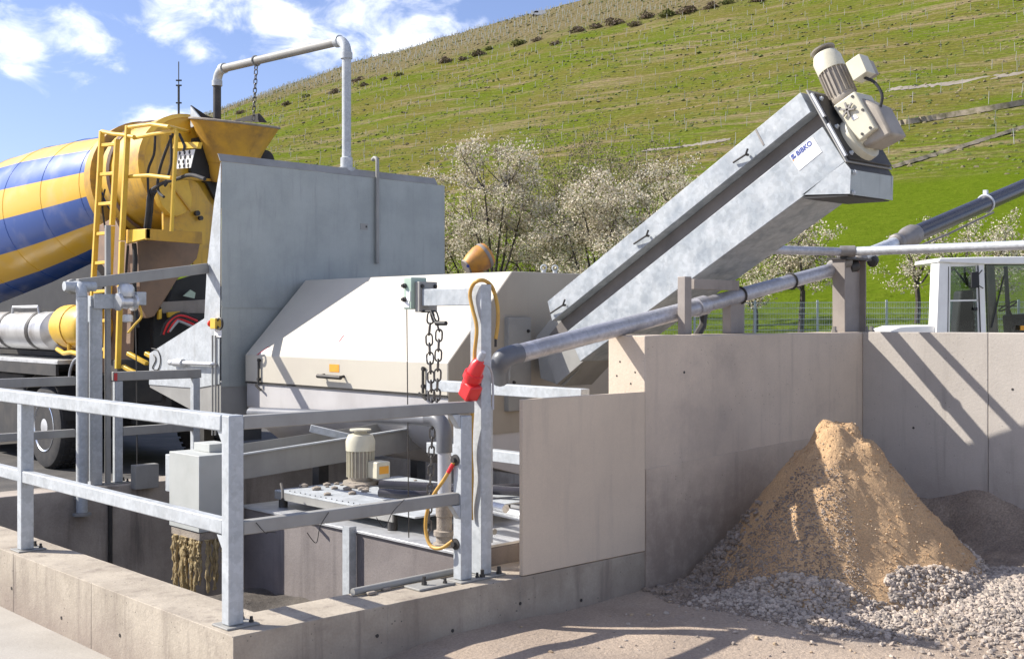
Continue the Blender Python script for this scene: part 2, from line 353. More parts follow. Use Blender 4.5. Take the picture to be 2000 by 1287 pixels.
def glass():
    m = bpy.data.materials.new('cab_glass'); m.use_nodes = True; t = m.node_tree; t.nodes.clear()
    o = N(t, 'ShaderNodeOutputMaterial'); g = N(t, 'ShaderNodeBsdfGlossy'); g.inputs['Roughness'].default_value = .03
    tr = N(t, 'ShaderNodeBsdfTransparent'); tr.inputs[0].default_value = (.72, .77, .76, 1); mx = N(t, 'ShaderNodeMixShader')
    fr = N(t, 'ShaderNodeFresnel'); fr.inputs[0].default_value = 1.5
    t.links.new(fr.outputs[0], mx.inputs[0]); t.links.new(tr.outputs[0], mx.inputs[1]); t.links.new(g.outputs[0], mx.inputs[2]); t.links.new(mx.outputs[0], o.inputs[0])
    M['cab_glass'] = m
glass()
def drum_mat():
    m = bpy.data.materials.new('drum_stripes'); m.use_nodes = True; t = m.node_tree; bs = t.nodes['Principled BSDF']
    tc = N(t, 'ShaderNodeTexCoord'); sp = N(t, 'ShaderNodeSeparateXYZ'); t.links.new(tc.outputs['Object'], sp.inputs[0])
    an = mth(t, 'ARCTAN2', sp.outputs[1], sp.outputs[0])
    w = mth(t, 'ADD', mth(t, 'MULTIPLY', an, 7.0), mth(t, 'ADD', mth(t, 'MULTIPLY', sp.outputs[2], DRUM_TWIST), DRUM_PHASE))
    sn = mth(t, 'SINE', w)
    f = N(t, 'ShaderNodeMapRange'); t.links.new(sn, f.inputs[0]); f.inputs[1].default_value = -.10; f.inputs[2].default_value = -.05
    n = N(t, 'ShaderNodeTexNoise'); n.inputs['Scale'].default_value = 2.6; n.inputs['Detail'].default_value = 8; t.links.new(tc.outputs['Object'], n.inputs['Vector'])
    col = mixc(t, f.outputs[0], (.78, .45, .03), (.020, .085, .34))
    r = N(t, 'ShaderNodeMapRange'); t.links.new(n.outputs['Fac'], r.inputs[0]); r.inputs[1].default_value = .5; r.inputs[2].default_value = .75; r.inputs[4].default_value = .24
    col = mixc(t, r.outputs[0], col, (.58, .52, .42))
    t.links.new(col, bs.inputs['Base Color']); bs.inputs['Roughness'].default_value = .30; bs.inputs['Coat Weight'].default_value = .3; bs.inputs['Coat Roughness'].default_value = .25
    r2 = N(t, 'ShaderNodeMapRange'); t.links.new(n.outputs['Fac'], r2.inputs[0]); r2.inputs[3].default_value = .24; r2.inputs[4].default_value = .46; t.links.new(r2.outputs[0], bs.inputs['Roughness'])
    M['drum_stripes'] = m
DRUM_TWIST, DRUM_PHASE = -0.275, 3.45
drum_mat()
# ------------------------------------------------------------------ terrain
GD = (RT * 0.62 + FW * 0.78).normalized(); SD = (RT * 0.78 - FW * 0.62).normalized()
HP = [(-50, 0), (25, 0), (45, 1.2), (60, 2.6), (100, 9), (150, 20), (200, 35), (250, 52), (300, 72), (400, 118), (500, 166), (530, 172), (700, 165), (1400, 60)]
FP = [(-3000, .2), (-1400, .5), (-908, .72), (-668, .83), (-515, .945), (-353, 1.0), (3000, 1.0)]
def lerp_tab(tab, x):
    if x <= tab[0][0]: return tab[0][1]
    for (a, p), (b, q) in zip(tab, tab[1:]):
        if x <= b:
            k = (x - a) / (b - a); k2 = k
            return p + (q - p) * k2
    return tab[-1][1]
def ts(x, y): 
    rel = Vector((x - CAM.x, y - CAM.y, 0)); return rel.dot(GD), rel.dot(SD)
def hz(x, y):
    t, s = ts(x, y)
    h = lerp_tab(HP, t) * lerp_tab(FP, s)
    k = max(0.0, min(1.0, (t - 120) / 60))
    h += k * (1.6 * mnoise.noise(Vector((s * .02, t * .03, 3))) + .5 * mnoise.noise(Vector((s * .07, t * .16, 9))))
    if t > 30: h += .15 * min(1, (t - 30) / 20) * mnoise.noise(Vector((x * .2, y * .2, 0)))
    return h
def hit(u, v, d0=25, d1=1400):
    k = cam_dir(u, v); d = d0; st = 4.0
    while d < d1:
        p = CAM + k * d
        if p.z <= hz(p.x, p.y):
            a, b = d - st, d
            for _ in range(24):
                m = (a + b) / 2; p = CAM + k * m
                if p.z <= hz(p.x, p.y): b = m
                else: a = m
            p = CAM + k * b; return Vector((p.x, p.y, hz(p.x, p.y)))
        d += st
    return None

def hill_material():
    m = bpy.data.materials.new('hill_grass'); m.use_nodes = True; t = m.node_tree; bs = t.nodes['Principled BSDF']; bs.inputs['Roughness'].default_value = .95
    bs.inputs['Specular IOR Level'].default_value = 0.0
    g = N(t, 'ShaderNodeNewGeometry'); pos = vm(t, 'SUBTRACT', g.outputs['Position'], tuple(CAM)).outputs[0]
    tt = vm(t, 'DOT_PRODUCT', pos, tuple(GD)).outputs['Value']; ss = vm(t, 'DOT_PRODUCT', pos, tuple(SD)).outputs['Value']
    def comb(a, b, c=0.0):
        n = N(t, 'ShaderNodeCombineXYZ')
        for i, x in enumerate((a, b, c)):
            if hasattr(x, 'is_output'): t.links.new(x, n.inputs[i])
            else: n.inputs[i].default_value = x
        return n.outputs[0]
    def noise(vec, sc, det=6, rg=.6):
        n = N(t, 'ShaderNodeTexNoise'); n.inputs['Scale'].default_value = sc; n.inputs['Detail'].default_value = det; n.inputs['Roughness'].default_value = rg; t.links.new(vec, n.inputs['Vector']); return n.outputs['Fac']
    def rng(x, a, b, c=0.0, d=1.0):
        n = N(t, 'ShaderNodeMapRange'); n.interpolation_type = 'SMOOTHSTEP'; t.links.new(x, n.inputs[0])
        for i, q in enumerate((a, b, c, d)): n.inputs[i + 1].default_value = q
        return n.outputs[0]
    bandv = comb(mth(t, 'MULTIPLY', ss, .022), mth(t, 'MULTIPLY', tt, .16))
    nb = noise(bandv, 1.0, 7, .62); nf = noise(pos, .9, 6, .7); nl = noise(pos, .035, 5); nff = noise(pos, 4.0, 3, .8)
    grass = mixc(t, rng(nf, .3, .7), (.084, .128, .009), (.120, .152, .014))
    grass = mixc(t, rng(nl, .35, .65), grass, (.140, .130, .030))
    meadow = mixc(t, rng(nf, .35, .75), (.085, .125, .009), (.115, .152, .014))
    meadow = mixc(t, rng(nff, .45, .8, 0, .7), meadow, (.07, .11, .008))
    soil = mixc(t, rng(nf, .3, .7), (.33, .25, .165), (.20, .15, .09))
    ter = mixc(t, mth(t, 'MULTIPLY', rng(nb, .49, .64), rng(nf, .28, .62)), grass, soil)
    dk = rng(noise(comb(mth(t, 'MULTIPLY', ss, .3), mth(t, 'MULTIPLY', tt, .5)), 1.0, 4, .7), .54, .74, 0, .55)
    ter = mixc(t, dk, ter, (.075, .085, .022))
    top = mixc(t, rng(nf, .3, .7), (.195, .15, .095), (.13, .12, .05))
    ter = mixc(t, rng(mth(t, 'ADD', tt, mth(t, 'MULTIPLY', nl, 60)), 425, 455), ter, top)
    ter = mixc(t, rng(noise(pos, .75, 4, .8), .50, .66, 0, .65), ter, (.052, .068, .012)); ter = mixc(t, rng(noise(pos, .55, 4, .85), .53, .68, 0, .55), ter, (.30, .235, .15))
    jig = mth(t, 'MULTIPLY', mth(t, 'SUBTRACT', noise(pos, .12, 4), .5), 5.0)
    rw = mth(t, 'SINE', mth(t, 'MULTIPLY', mth(t, 'ADD', tt, jig), 2.35)); rc = mth(t, 'SINE', mth(t, 'MULTIPLY', mth(t, 'ADD', ss, jig), 1.5))
    isup = rng(mth(t, 'ADD', tt, mth(t, 'MULTIPLY', nl, 60)), 425, 455)
    rows = mth(t, 'ADD', mth(t, 'MULTIPLY', rng(rw, .1, .8), mth(t, 'SUBTRACT', 1.0, isup)), mth(t, 'MULTIPLY', rng(rc, .1, .8), isup))
    ter = mixc(t, mth(t, 'MULTIPLY', rows, mth(t, 'MULTIPLY', rng(nf, .3, .55), .5)), ter, (.075, .062, .026))
    k = rng(mth(t, 'ADD', tt, mth(t, 'MULTIPLY', mth(t, 'SUBTRACT', nl, .5), 30)), 140, 156)
    col = mixc(t, k, meadow, ter)
    t.links.new(col, bs.inputs['Base Color'])
    bp = N(t, 'ShaderNodeBump'); bp.inputs['Strength'].default_value = .9; bp.inputs['Distance'].default_value = .35
    t.links.new(mth(t, 'ADD', nf, mth(t, 'MULTIPLY', nb, 2.0)), bp.inputs['Height']); t.links.new(bp.outputs[0], bs.inputs['Normal'])
    M['hill_grass'] = m
hill_material()

def make_hill():
    ys = []; y = 20.0
    while y < 1500: ys.append(y); y *= 1.021 if y < 900 else 1.06
    xs = [-1.15 + 2.3 * i / 260 for i in range(261)]
    vs = []; fs = []
    for y in ys:
        for k in xs:
            p = CAM + RT * (k * y) + FW * y; vs.append((p.x, p.y, hz(p.x, p.y) - (0.004 if y < 24 else 0)))
    n = len(xs)
    for j in range(len(ys) - 1):
        for i in range(n - 1): fs.append((j * n + i, j * n + i + 1, (j + 1) * n + i + 1, (j + 1) * n + i))
    me = bpy.data.meshes.new('hill'); me.from_pydata(vs, [], fs); me.polygons.foreach_set('use_smooth', [True] * len(fs)); me.materials.append(M['hill_grass'])
    o = bpy.data.objects.new('hill', me); COL.objects.link(o); tag(o, kind='structure')
make_hill()

# yard surface with the pit left open
b = B()
X0, X1, Y0, Y1 = -1500, 1500, -1500, 1500
px0, px1, py0, py1 = .30, 9.0, .33, 5.65
for (a0, a1, c0, c1) in ((X0, px0, Y0, Y1), (px1, X1, Y0, Y1), (px0, px1, Y0, py0), (px0, px1, py1, Y1)):
    b.face([(a0, c0, 0), (a1, c0, 0), (a1, c1, 0), (a0, c1, 0)])
tag(b.build('ground', M['paving'], recalc=False), kind='structure')

b = B(); b.face([(.35, 5.96, .004), (12, 5.96, .004), (12, 24, .004), (.35, 24, .004)]); tag(b.build('truck_shade_sheet', M['underbody_dark'], recalc=False), kind='structure')  # dark sheet added to hold the shade under the truck
def sheet(name, x0, x1, y0, y1, nx, ny, fn, m, kind='structure', skirt=0.0):
    vs = [(x0 + (x1 - x0) * i / nx, y0 + (y1 - y0) * j / ny) for j in range(ny + 1) for i in range(nx + 1)]
    vs = [(x, y, fn(x, y)) for x, y in vs]; w = nx + 1
    fs = [(j * w + i, j * w + i + 1, (j + 1) * w + i + 1, (j + 1) * w + i) for j in range(ny) for i in range(nx)]
    me = bpy.data.meshes.new(name); me.from_pydata(vs, [], fs); me.polygons.foreach_set('use_smooth', [True] * len(fs)); me.materials.append(m)
    o = bpy.data.objects.new(name, me); COL.objects.link(o); tag(o, kind=kind); return o
nz = lambda x, y, s, q=0: mnoise.noise(Vector((x * s, y * s, q)))
sheet('pit_floor', .2, 9.1, .2, 5.75, 120, 80, lambda x, y: -.07 - .95 * max(0, min(1, (y - 2.75) / .7)) + .05 * nz(x, y, 2.2) + .02 * nz(x, y, 7), M['mud'])
def bay(x, y):
    """dirt and gravel floor of the storage bay"""
    h = .13 + .03 * nz(x, y, .9, 4) + .008 * nz(x, y, 4, 2)
    k = max(0., min(1., (y + 2.7) / 1.9)); h = h * (.30 + .70 * k)
    k2 = max(0., min(1., (x + .4) / 1.6)); h *= k2
    h += .13 * math.exp(-((x - 4.55) ** 2 / .55 + (y + 1.85) ** 2 / .22))
    h += .12 * math.exp(-((x - 3.55) ** 2 / .5 + (y + .95) ** 2 / .45))
    h += .12 * math.exp(-((x - 5.2) ** 2 / .3 + (y + 2.0) ** 2 / .5))
    if x > 5.0: h += .50 * math.exp(-((x - 6.4) ** 2 / .30)) * max(0, min(1, (x - 5.0))) * (1 + .3 * nz(x, y, 2.5, 6))
    return max(h, .008)
sheet('dirt_ground', -.5, 8.4, -3.6, .02, 178, 74, bay, M['dirt'])
sheet('dark_dirt', 4.95, 6.3, -2.6, .02, 70, 120, lambda x, y: bay(x, y) - .03 + .15 * min(1, max(0, (x - 5.0) * 1.6)) * min(1, max(0, (y + 2.5) * 1.3)) * (.65 + .4 * nz(x, y, 2.6, 3)) + .02 * nz(x, y, 11), M['dark_spoil'])

# ------------------------------------------------------------------ plinths and walls
def notch_poly():
    pts = [(0, 0)]
    pts += [(0.97, 0), (0.975, .006), (0.98, 0), (2.0, 0), (2.004, .005), (2.008, 0), (3.188, 0), (3.188, .37), (.345, .37), (.345, 5.62), (0, 5.62)]
    for u, v in ((26, 1080), (178, 1140)):
        y = P(u, v, X=0).y; pts += [(0, y + .005), (.006, y), (0, y - .005)]
    res = []; n = len(pts)
    for i in range(n):          # a slightly ragged cast edge
        a, e = Vector(pts[i]), Vector(pts[(i + 1) % n]); L = (e - a).length; res.append(a)
        if L > .3:
            m = int(L / .09); d = (e - a) / L; s = Vector((-d.y, d.x))
            for k in range(1, m): res.append(a + d * (L * k / m) + s * max(0, .008 * nz(a.x + k * .37, a.y + k * .21, 1.0, 4) - .0015))
    return [(p.x, p.y, -1.3) for p in res]
b = B(); b.prism(notch_poly(), (0, 0, 1.7))
o = b.build('plinth_wall', M['concrete'], bevel=.010); tag(o, 'low pale concrete plinth turning a corner under the front galvanised railing', 'wall')
for i in range(11):      # tie holes and blow holes
    if i < 6: y = .45 + i * .83; p = (-.0015, y, .11 + .05 * (i % 2)); ax = (-1, 0, 0)
    else: p = (.35 + (i - 6) * .55, -.0015, .17 + .07 * (i % 2)); ax = (0, -1, 0)
    h = B(); h.lathe([(.011, 0), (.011, .002)], p, ax, 10); h.build('tie_hole', M['dark_steel'], o)
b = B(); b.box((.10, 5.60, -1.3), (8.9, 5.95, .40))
tag(b.build('far_plinth', M['pit_concrete'], bevel=.01), 'dark stained concrete wall on the far side of the pit below the truck', 'wall')
fpl = bpy.context.scene.objects['far_plinth']; q = P(215, 1000, Y=5.59)
b = B(); b.tube([(q.x, 5.585, -1.1), (q.x, 5.585, .36)], .022, 8); b.build('drain_pipe', M['dark_steel'], fpl)

bw = thing('bay_wall', 'tall grey concrete wall in shade behind the left side of the sand pile', 'wall', (4.6, .17, 0))
def top_poly(x0, x1):
    n = 14; pts = [(x0, 0, -.2), (x1, 0, -.2)]
    for i in range(n + 1):
        x = x1 + (x0 - x1) * i / n; pts.append((x, 0, 1.885 + (.008 * nz(x, 3, 3) if 0 < i < n else 0)))
    return pts
b = B(); b.prism(top_poly(3.192, 6.34), (0, .34, 0)); b.build('wall_slab', M['bounce_wall_concrete'], bw, bevel=.008)
b = B(); b.prism([(3.196, -.006, .0), (5.95, -.006, .0), (5.95, -.006, 1.05), (4.9, -.006, 1.035), (3.196, -.006, .965)], (0, .008, 0)); b.build('lower_pour', M['bounce_wall_concrete'], bw)
for x, z in ((3.62, 1.62), (3.28, .62)):
    h = B(); h.lathe([(.010, 0), (.010, .002)], (x, -.006 if z < .9 and x > 3.3 else 0, z), (0, -1, 0), 10); h.build('tie_hole', M['dark_steel'], bw)
for y, z in ((.09, 1.63), (.23, 1.70), (.26, 1.60), (.13, 1.55)):
    h = B(); h.lathe([(.007, 0), (.007, .002)], (3.192, y, z), (-1, 0, 0), 8); h.build('tie_hole', M['dark_steel'], bw)
SW = Vector((.08, -.997, 0)).normalized(); SN = Vector((.997, .08, 0)).normalized()
sw = thing('side_wall', 'sunlit concrete wall closing the bay behind the right side of the sand pile', 'wall', (6.04, -.5, 0))
c0 = Vector((6.04, -.001, -.2)); L = 1.06
for i in range(4):
    b = B(); a = c0 + SW * (L * i + .002); e = c0 + SW * (L * (i + 1) - .002)
    b.prism([a, e, e + SN * .3, a + SN * .3], (0, 0, 2.09)); b.build('wall_slab', M['side_concrete'], sw, bevel=.005)
for s, z in ((.45, 1.1), (1.25, 1.45)):
    h = B(); h.lathe([(.010, 0), (.010, .002)], c0 + SW * s + Vector((0, 0, z + .2)), -SN, 10); h.build('tie_hole', M['dark_steel'], sw)

b = B(); b.box((2.022, -.003, .406), (3.187, .030, 1.50))
tag(b.build('wall_panel', M['board'], bevel=.003), 'flat beige panel standing on the plinth beside the tall socket post', 'panel')
b = B(); b.prism([(2.10, -.0045, .398), (2.48, -.0045, .398), (2.48, -.0045, .402), (2.10, -.0045, .402)], (0, .003, 0))
b.bm.free()

# ------------------------------------------------------------------ galvanised railings
def rail_post(par, x0, x1, y0, y1, z0, z1, plate=True):
    b = B(); b.box((x0, y0, z0 + (.012 if plate else 0)), (x1, y1, z1)); p = b.build('post', M['galvanised'], par, bevel=.006)
    if plate:
        b = B(); b.box((x0 - .03, y0 - .035, z0), (x1 + .075, y1 + .05, z0 + .011)); q = b.build('base_plate', M['dull_galv'], p, bevel=.003)
        bolt(p, (x1 + .045, y1 + .02, z0 + .011), .010, .035); bolt(p, (x1 + .05, y0 + .01, z0 + .011), .009, .03)
    return p
fr = thing('guard_rail', 'front galvanised box section railing turning the corner of the pale plinth', 'railing', (.1, .18, .4))
PX0, PX1, PYC = .06, .148, .147
rail_post(fr, PX0, PX1, PYC, PYC + .076, .4, 1.50)
yl = 2.93; rail_post(fr, PX0, PX1, yl, yl + .076, .4, 1.43)
rail_post(fr, PX0, PX1, 5.45, 5.526, .4, 1.43)
rail_post(fr, 1.637, 1.725, .136, .212, .4, 1.41)
b = B(); b.box((PX0 - .006, PYC + .078, 1.415), (PX1 - .012, 5.55, 1.50)); b.build('top_rail', M['galvanised'], fr, bevel=.007)
for a, e in ((PYC + .078, yl - .002), (yl + .078, 5.448)):
    b = B(); b.box((PX0 + .004, a, .875), (PX1 - .02, e, .955)); b.build('mid_rail', M['galvanised'], fr, bevel=.007)
b = B(); b.box((PX1 + .002, PYC + .004, 1.422), (1.76, PYC + .07, 1.494)); b.build('top_rail', M['dull_galv'], fr, bevel=.006)
b = B(); b.box((PX1 + .002, PYC + .004, .872), (1.635, PYC + .066, .944)); b.build('mid_rail', M['dull_galv'], fr, bevel=.006)
for z in (1.42, .870):
    g = B(); g.prism([(1.636, .145, z), (1.636, .145, z - .085), (1.575, .145, z)], (0, .05, 0)); g.build('gusset', M['galvanised'], fr)
    g = B(); g.prism([(.068, .226, z), (.068, .226, z - .075), (.068, .285, z)], (.05, 0, 0)); g.build('gusset', M['galvanised'], fr)
# thin tie wires on the middle rail
for k, (u0, v0, u1, v1) in enumerate(((500, 1020, 540, 1040), (600, 1040, 642, 1000), (735, 1010, 790, 975))):
    p0, p1 = P(u0, v0, Y=.143), P(u1, v1, Y=.143); b = B()
    b.tube(smooth_path([p0, p0 + Vector((.05, -.012, -.06)), (p0 + p1) / 2 + Vector((0, -.02, -.02)), p1]), .0025, 5)
    tag(b.build('wire', M['dark_steel']), ('thin dark wire wound round the middle rail next to the corner post', 'thin dark wire hanging at the middle of the lower front rail', 'thin dark wire looped on the middle rail nearest the red hose end')[k], 'wire', 'wires on the middle rail')

rr = thing('far_railing', 'galvanised two bar railing on the far plinth in front of the truck wheel', 'railing', (.9, 5.75, .4))
YF = 5.72
xa = P(0, 735, Y=YF).x - .6; xb = P(148, 735, Y=YF).x
for z, h in ((1.455, .085), (.955, .075)):
    b = B(); b.box((max(.12, xa), YF, z - h), (xb, YF + .06, z)); b.build('top_rail' if z > 1 else 'mid_rail', M['dull_galv'], rr, bevel=.006)
rail_post(rr, .14, .22, YF, YF + .07, .4, 1.37)
gr = thing('gate_frame', 'welded galvanised bow of two posts and two bars beside the thin poles', 'railing', (2.6, 5.72, .4))
xg0 = P(226, 800, Y=YF).x; xg1 = P(378, 800, Y=YF).x
rail_post(gr, xg0, xg0 + .075, YF, YF + .07, .4, 1.395); rail_post(gr, xg1, xg1 + .075, YF, YF + .07, .4, 1.395, plate=False)
b = B(); b.box((xg0 - .01, YF - .002, 1.397), (xg1 + .09, YF + .072, 1.485)); b.build('top_rail', M['dull_galv'], gr, bevel=.006)
b = B(); b.box((xg0 + .077, YF, .86), (xg1 - .002, YF + .06, .945)); b.build('mid_rail', M['dull_galv'], gr, bevel=.006)
b = B(); b.box((xg0 - .02, YF - .012, 1.40), (xg0 + .012, YF - .003, 1.475)); b.build('red_tag', M['red_paint'], gr)

# ------------------------------------------------------------------ poles, brace and valve by the truck
def pole_px(name, label, u0, u1, vt, vb, Y, matn='galvanised', z0=None, cat='pole', dy=.09):
    x0, x1 = P(u0, 800, Y=Y).x, P(u1, 800, Y=Y).x; zt = P(u0, vt, Y=Y).z; zb = P(u0, vb, Y=Y).z if z0 is None else z0
    return x0, x1, zt, zb
YP = 5.53
t = thing('water_post', 'thick galvanised pipe post with an elbow on top, fixed to the pit wall', 'pipe', (P(162, 800, Y=YP).x, YP, P(162, 1005, Y=YP).z))
pa, pb = P(160, 580, Y=YP), P(160, 1000, Y=YP); rr_ = .052
b = B(); b.tube([pb, pa], rr_, 16); b.build('pipe', M['galvanised'], t)
el = arc(pa + Vector((0, .09, .0)), (0, -.09, 0), (0, 0, .10), 0, 90, 8); b = B(); b.tube([pa] + el[1:] + [el[-1] + Vector((0, .10, 0))], rr_, 14); b.build('elbow', M['galvanised'], t)
b = B(); b.cyl(el[-1] + Vector((0, .09, 0)), el[-1] + Vector((0, .15, 0)), .072, 14); b.build('coupling', M['dull_galv'], t)
b = B(); b.cyl(el[-1] + Vector((-.14, -.02, .0)), el[-1] + Vector((.16, -.02, 0)), .045, 14); b.build('cross_pipe', M['galvanised'], t)
b = B(); b.lathe([(.085, 0), (.085, .02), (.05, .022), (.05, .07)], pb - Vector((0, 0, .03)), (0, 0, 1), 16); b.build('flange', M['dull_galv'], t)
b = B(); b.box((pb.x - .05, YP, pb.z + .12), (pb.x + .05, 5.60, pb.z + .16)); b.build('bracket', M['dull_galv'], t)

YQ = 5.74
t = thing('channel_post', 'upright galvanised channel post holding the grey valve, beside the thick pipe', 'post', (P(190, 900, Y=YQ).x, YQ, .4))
x0, x1 = P(177, 800, Y=YQ).x, P(200, 800, Y=YQ).x; zt = P(190, 578, Y=YQ).z
b = B(); b.box((x0, YQ, .4), (x0 + .012, YQ + .10, zt)); b.box((x0 + .0125, YQ, .4), (x1, YQ + .012, zt)); b.box((x0 + .0125, YQ + .088, .4), (x1, YQ + .10, zt)); b.build('channel', M['galvanised'], t, bevel=.002)
for k in range(3):
    xx = x0 - .012 - .022 * k; b = B(); b.tube([(xx, YQ - .02, .45), (xx, YQ - .02, zt - .1 - .15 * k)], .009, 8); b.build('conduit', M['dull_galv' if k % 2 else 'galvanised'], t)
q0, q1 = P(183, 574, Y=YQ - .02), P(240, 603, Y=YQ - .02)
b = B(); b.box((q0.x, YQ - .03, q1.z), (q1.x, YQ - .018, q0.z)); b.build('bracket_plate', M['galvanised'], t, bevel=.002)
v = thing('valve', 'cluttered pale grey motor valve bolted to the bracket plate in front of the ladder', 'valve', P(248, 618, Y=YQ - .06))
vc = P(246, 590, Y=YQ - .08)
b = B(); b.lathe([(.05, -.10), (.085, -.095), (.085, -.07), (.055, -.06), (.07, 0), (.055, .06), (.085, .07), (.085, .095), (.05, .10)], vc, (1, .1, 0), 16); b.build('valve_body', M['alu'], v)
b = B(); b.lathe([(.075, 0), (.08, .03), (.08, .09), (.06, .12), (.02, .13)], vc + Vector((0, 0, .05)), (0, 0, 1), 16); b.build('actuator', M['alu'], v)
b = B(); b.box((vc.x + .09, vc.y - .05, vc.z - .03), (vc.x + .19, vc.y + .05, vc.z + .10)); b.build('switch_box', M['galvanised'], v, bevel=.008)
b = B(); b.tube(smooth_path([vc + Vector((.14, 0, -.03)), vc + Vector((.16, .0, -.14)), vc + Vector((.10, .02, -.22)), vc + Vector((.03, .02, -.3))]), .012, 8); b.build('hose', M['ladder_yellow'], v)
b = B(); b.lathe([(.03, 0), (.05, .01), (.05, .07), (.03, .08)], vc + Vector((.02, 0, -.2)), (0, 0, 1), 12); b.build('drain_cock', M['alu'], v)

xt = P(213, 700, Y=YQ).x
b = B(); b.box((xt - .024, YQ + .01, .4), (xt + .024, YQ + .05, P(213, 440, Y=YQ).z)); b.box((xt - .06, YQ - .02, .4), (xt + .06, YQ + .08, .412))
tag(b.build('thin_pole', M['dull_galv'], bevel=.003), 'tallest thin grey flat pole rising in front of the yellow ladder', 'pole')
b = B(); ca = P(262, 560, Y=YQ + .02); cb = P(268, 945, Y=YQ + .02); b.tube(smooth_path([ca, ca * .6 + cb * .4 + Vector((.01, 0, 0)), cb]), .006, 6)
tag(b.build('cable', M['dark_steel']), 'thin dark cable hanging from the grey valve down to the far plinth', 'cable')
ba, bb = P(152, 556, Y=5.62), P(405, 524, X=3.115)
b = B(); b.beam(ba, bb, .05, .105)
tag(b.build('brace_bar', M['dull_galv'], bevel=.005), 'long sloping flat bar between the thick pipe post and the hopper side', 'bar')

# ------------------------------------------------------------------ feed hopper
XH, YH = 3.12, 5.62
hop = thing('feed_hopper', 'tall grey sheet steel feed hopper standing between the truck chute and cream housing', 'hopper', (4.6, 6.2, 0))
zt0, zt1 = 3.62, 3.55
xR = 6.12
def pan(z0, z1, nm):
    b = B(); b.box((XH + .007, YH, z0), (xR, YH + .006, z1)); return b.build(nm, M['brushed_sheet'], hop, bevel=.001)
zs = P(431, 599, Y=YH).z
b = B(); b.prism([(XH + .007, YH, zs + .002), (xR, YH, zs + .002), (xR, YH, zt0 - .02), (XH + .007, YH, zt0)], (0, .006, 0)); b.build('front_panel', M['brushed_sheet'], hop)
b = B(); b.box((XH + .007, YH + .001, 1.30), (xR, YH + .007, zs - .002)); b.build('lower_front_panel', M['brushed_sheet'], hop)
b = B(); b.box((XH + .01, YH - .006, zs - .012), (xR, YH, zs + .012)); b.build('seam_strip', M['brushed_sheet'], hop)
# folded lip along the top
b = B(); b.prism([(XH - .01, YH - .004, zt0 + .002), (XH - .01, YH + .05, zt0 + .085), (XH - .01, YH + .056, zt0 + .082), (XH - .01, YH + .006, zt0 + .002)], (xR - XH - .10, 0, -.02)); b.build('lip', M['dull_galv'], hop)
pts = [P(u, v, X=XH) for u, v in ((431, 316), (429, 750), (381, 758), (291, 751), (292, 690), (399, 622), (404, 524), (418, 397))]
b = B(); b.prism(pts, (.006, 0, 0)); b.build('side_panel', M['galvanised'], hop, bevel=.001)
pts2 = [Vector((xR, p.y, p.z - .03)) for p in pts]; b = B(); b.prism(pts2, (.006, 0, 0)); b.build('side_panel', M['galvanised'], hop)
yb = pts[3].y; zb = pts[3].z
b = B(); b.prism([(XH + .01, yb, zb + .01), (XH + .01, YH + .01, 1.34), (XH + .01, YH + .01, .95), (XH + .01, YH + .5, 1.0), (XH + .01, yb, zb - .03)], (xR - XH - .02, 0, 0)); b.build('chute_floor', M['dull_galv'], hop)
for x in (3.3, 5.8):
    b = B(); b.box((x, 6.3, -.05), (x + .12, 6.42, 1.1)); b.build('leg', M['dark_steel'], hop)
b = B(); b.box((4.45, YH + .06, 3.60), (5.1, YH + .30, 3.655)); b.build('top_bracket', M['dull_galv'], hop, bevel=.004)
# vertical pipe on the panel
p0, p1 = P(734, 322, Y=YH), P(734, 515, Y=YH)
b = B(); b.tube([(p0.x, YH - .03, p1.z), (p0.x, YH - .03, p0.z + .03)] + arc((p0.x, YH + .02, p0.z + .03), (0, -.05, 0), (0, 0, .05), 0, 150, 6)[1:], .022, 10); b.build('drain_pipe', M['dull_galv'], hop)
q = P(711, 443, Y=YH); b = B(); b.box((q.x - .05, YH - .004, q.z - .035), (q.x + .05, YH, q.z + .035)); lab = b.build('type_plate', M['dull_galv'], hop)
b = B(); b.box((q.x + .02, YH - .006, q.z - .01), (q.x + .04, YH - .004, q.z + .012)); b.build('stamp', M['dark_steel'], lab)
# emergency stop, conduits, handle on the left end of the hopper
e0 = P(418, 632, X=XH - .05)
es = thing('emergency_stop', 'small yellow emergency stop box with red button on the hopper side', 'switch', e0 + Vector((0, 0, -.06)))
b = B(); b.box((XH - .07, e0.y - .06, e0.z - .055), (XH - .001, e0.y + .05, e0.z + .055)); b.build('box', M['ladder_yellow'], es, bevel=.006)
b = B(); b.lathe([(.018, 0), (.018, .025), (.035, .026), (.035, .045), (.025, .05)], (XH - .04, e0.y + .051, e0.z), (0, 1, 0), 14); b.build('button', M['red_plastic'], es)
b = B(); b.box((XH - .012, e0.y - .07, e0.z - .14), (XH - .001, e0.y + .06, e0.z - .065)); b.build('sign_plate', M['white_print'], es)
b = B(); b.torus((XH - .04, e0.y - .10, e0.z), (1, 0, 0), .055, .011, 14, 6); b.build('cable_loop', M['dark_steel'], es)
for k, du in enumerate((415, 421)):
    pt = P(du, 655, X=XH - .03); pe = P(du, 850, X=XH - .03); b = B(); b.tube([pt, pe], .010, 8); b.build('conduit', M['dull_galv'], hop)
h0, h1 = P(338, 708, X=XH - .05), P(410, 711, X=XH - .05)
b = B(); b.tube([h0, h1] + arc(h1 + Vector((.05, 0, 0)), (-.05, 0, 0), (0, -.05, 0), 0, 90, 5)[1:], .022, 10); b.cyl(h0 + (h1 - h0) * .05, h0 + (h1 - h0) * .28, .042, 12); b.cyl(h0 + (h1 - h0) * -.08, h0, .032, 12); b.build('locking_bar', M['alu'], hop)
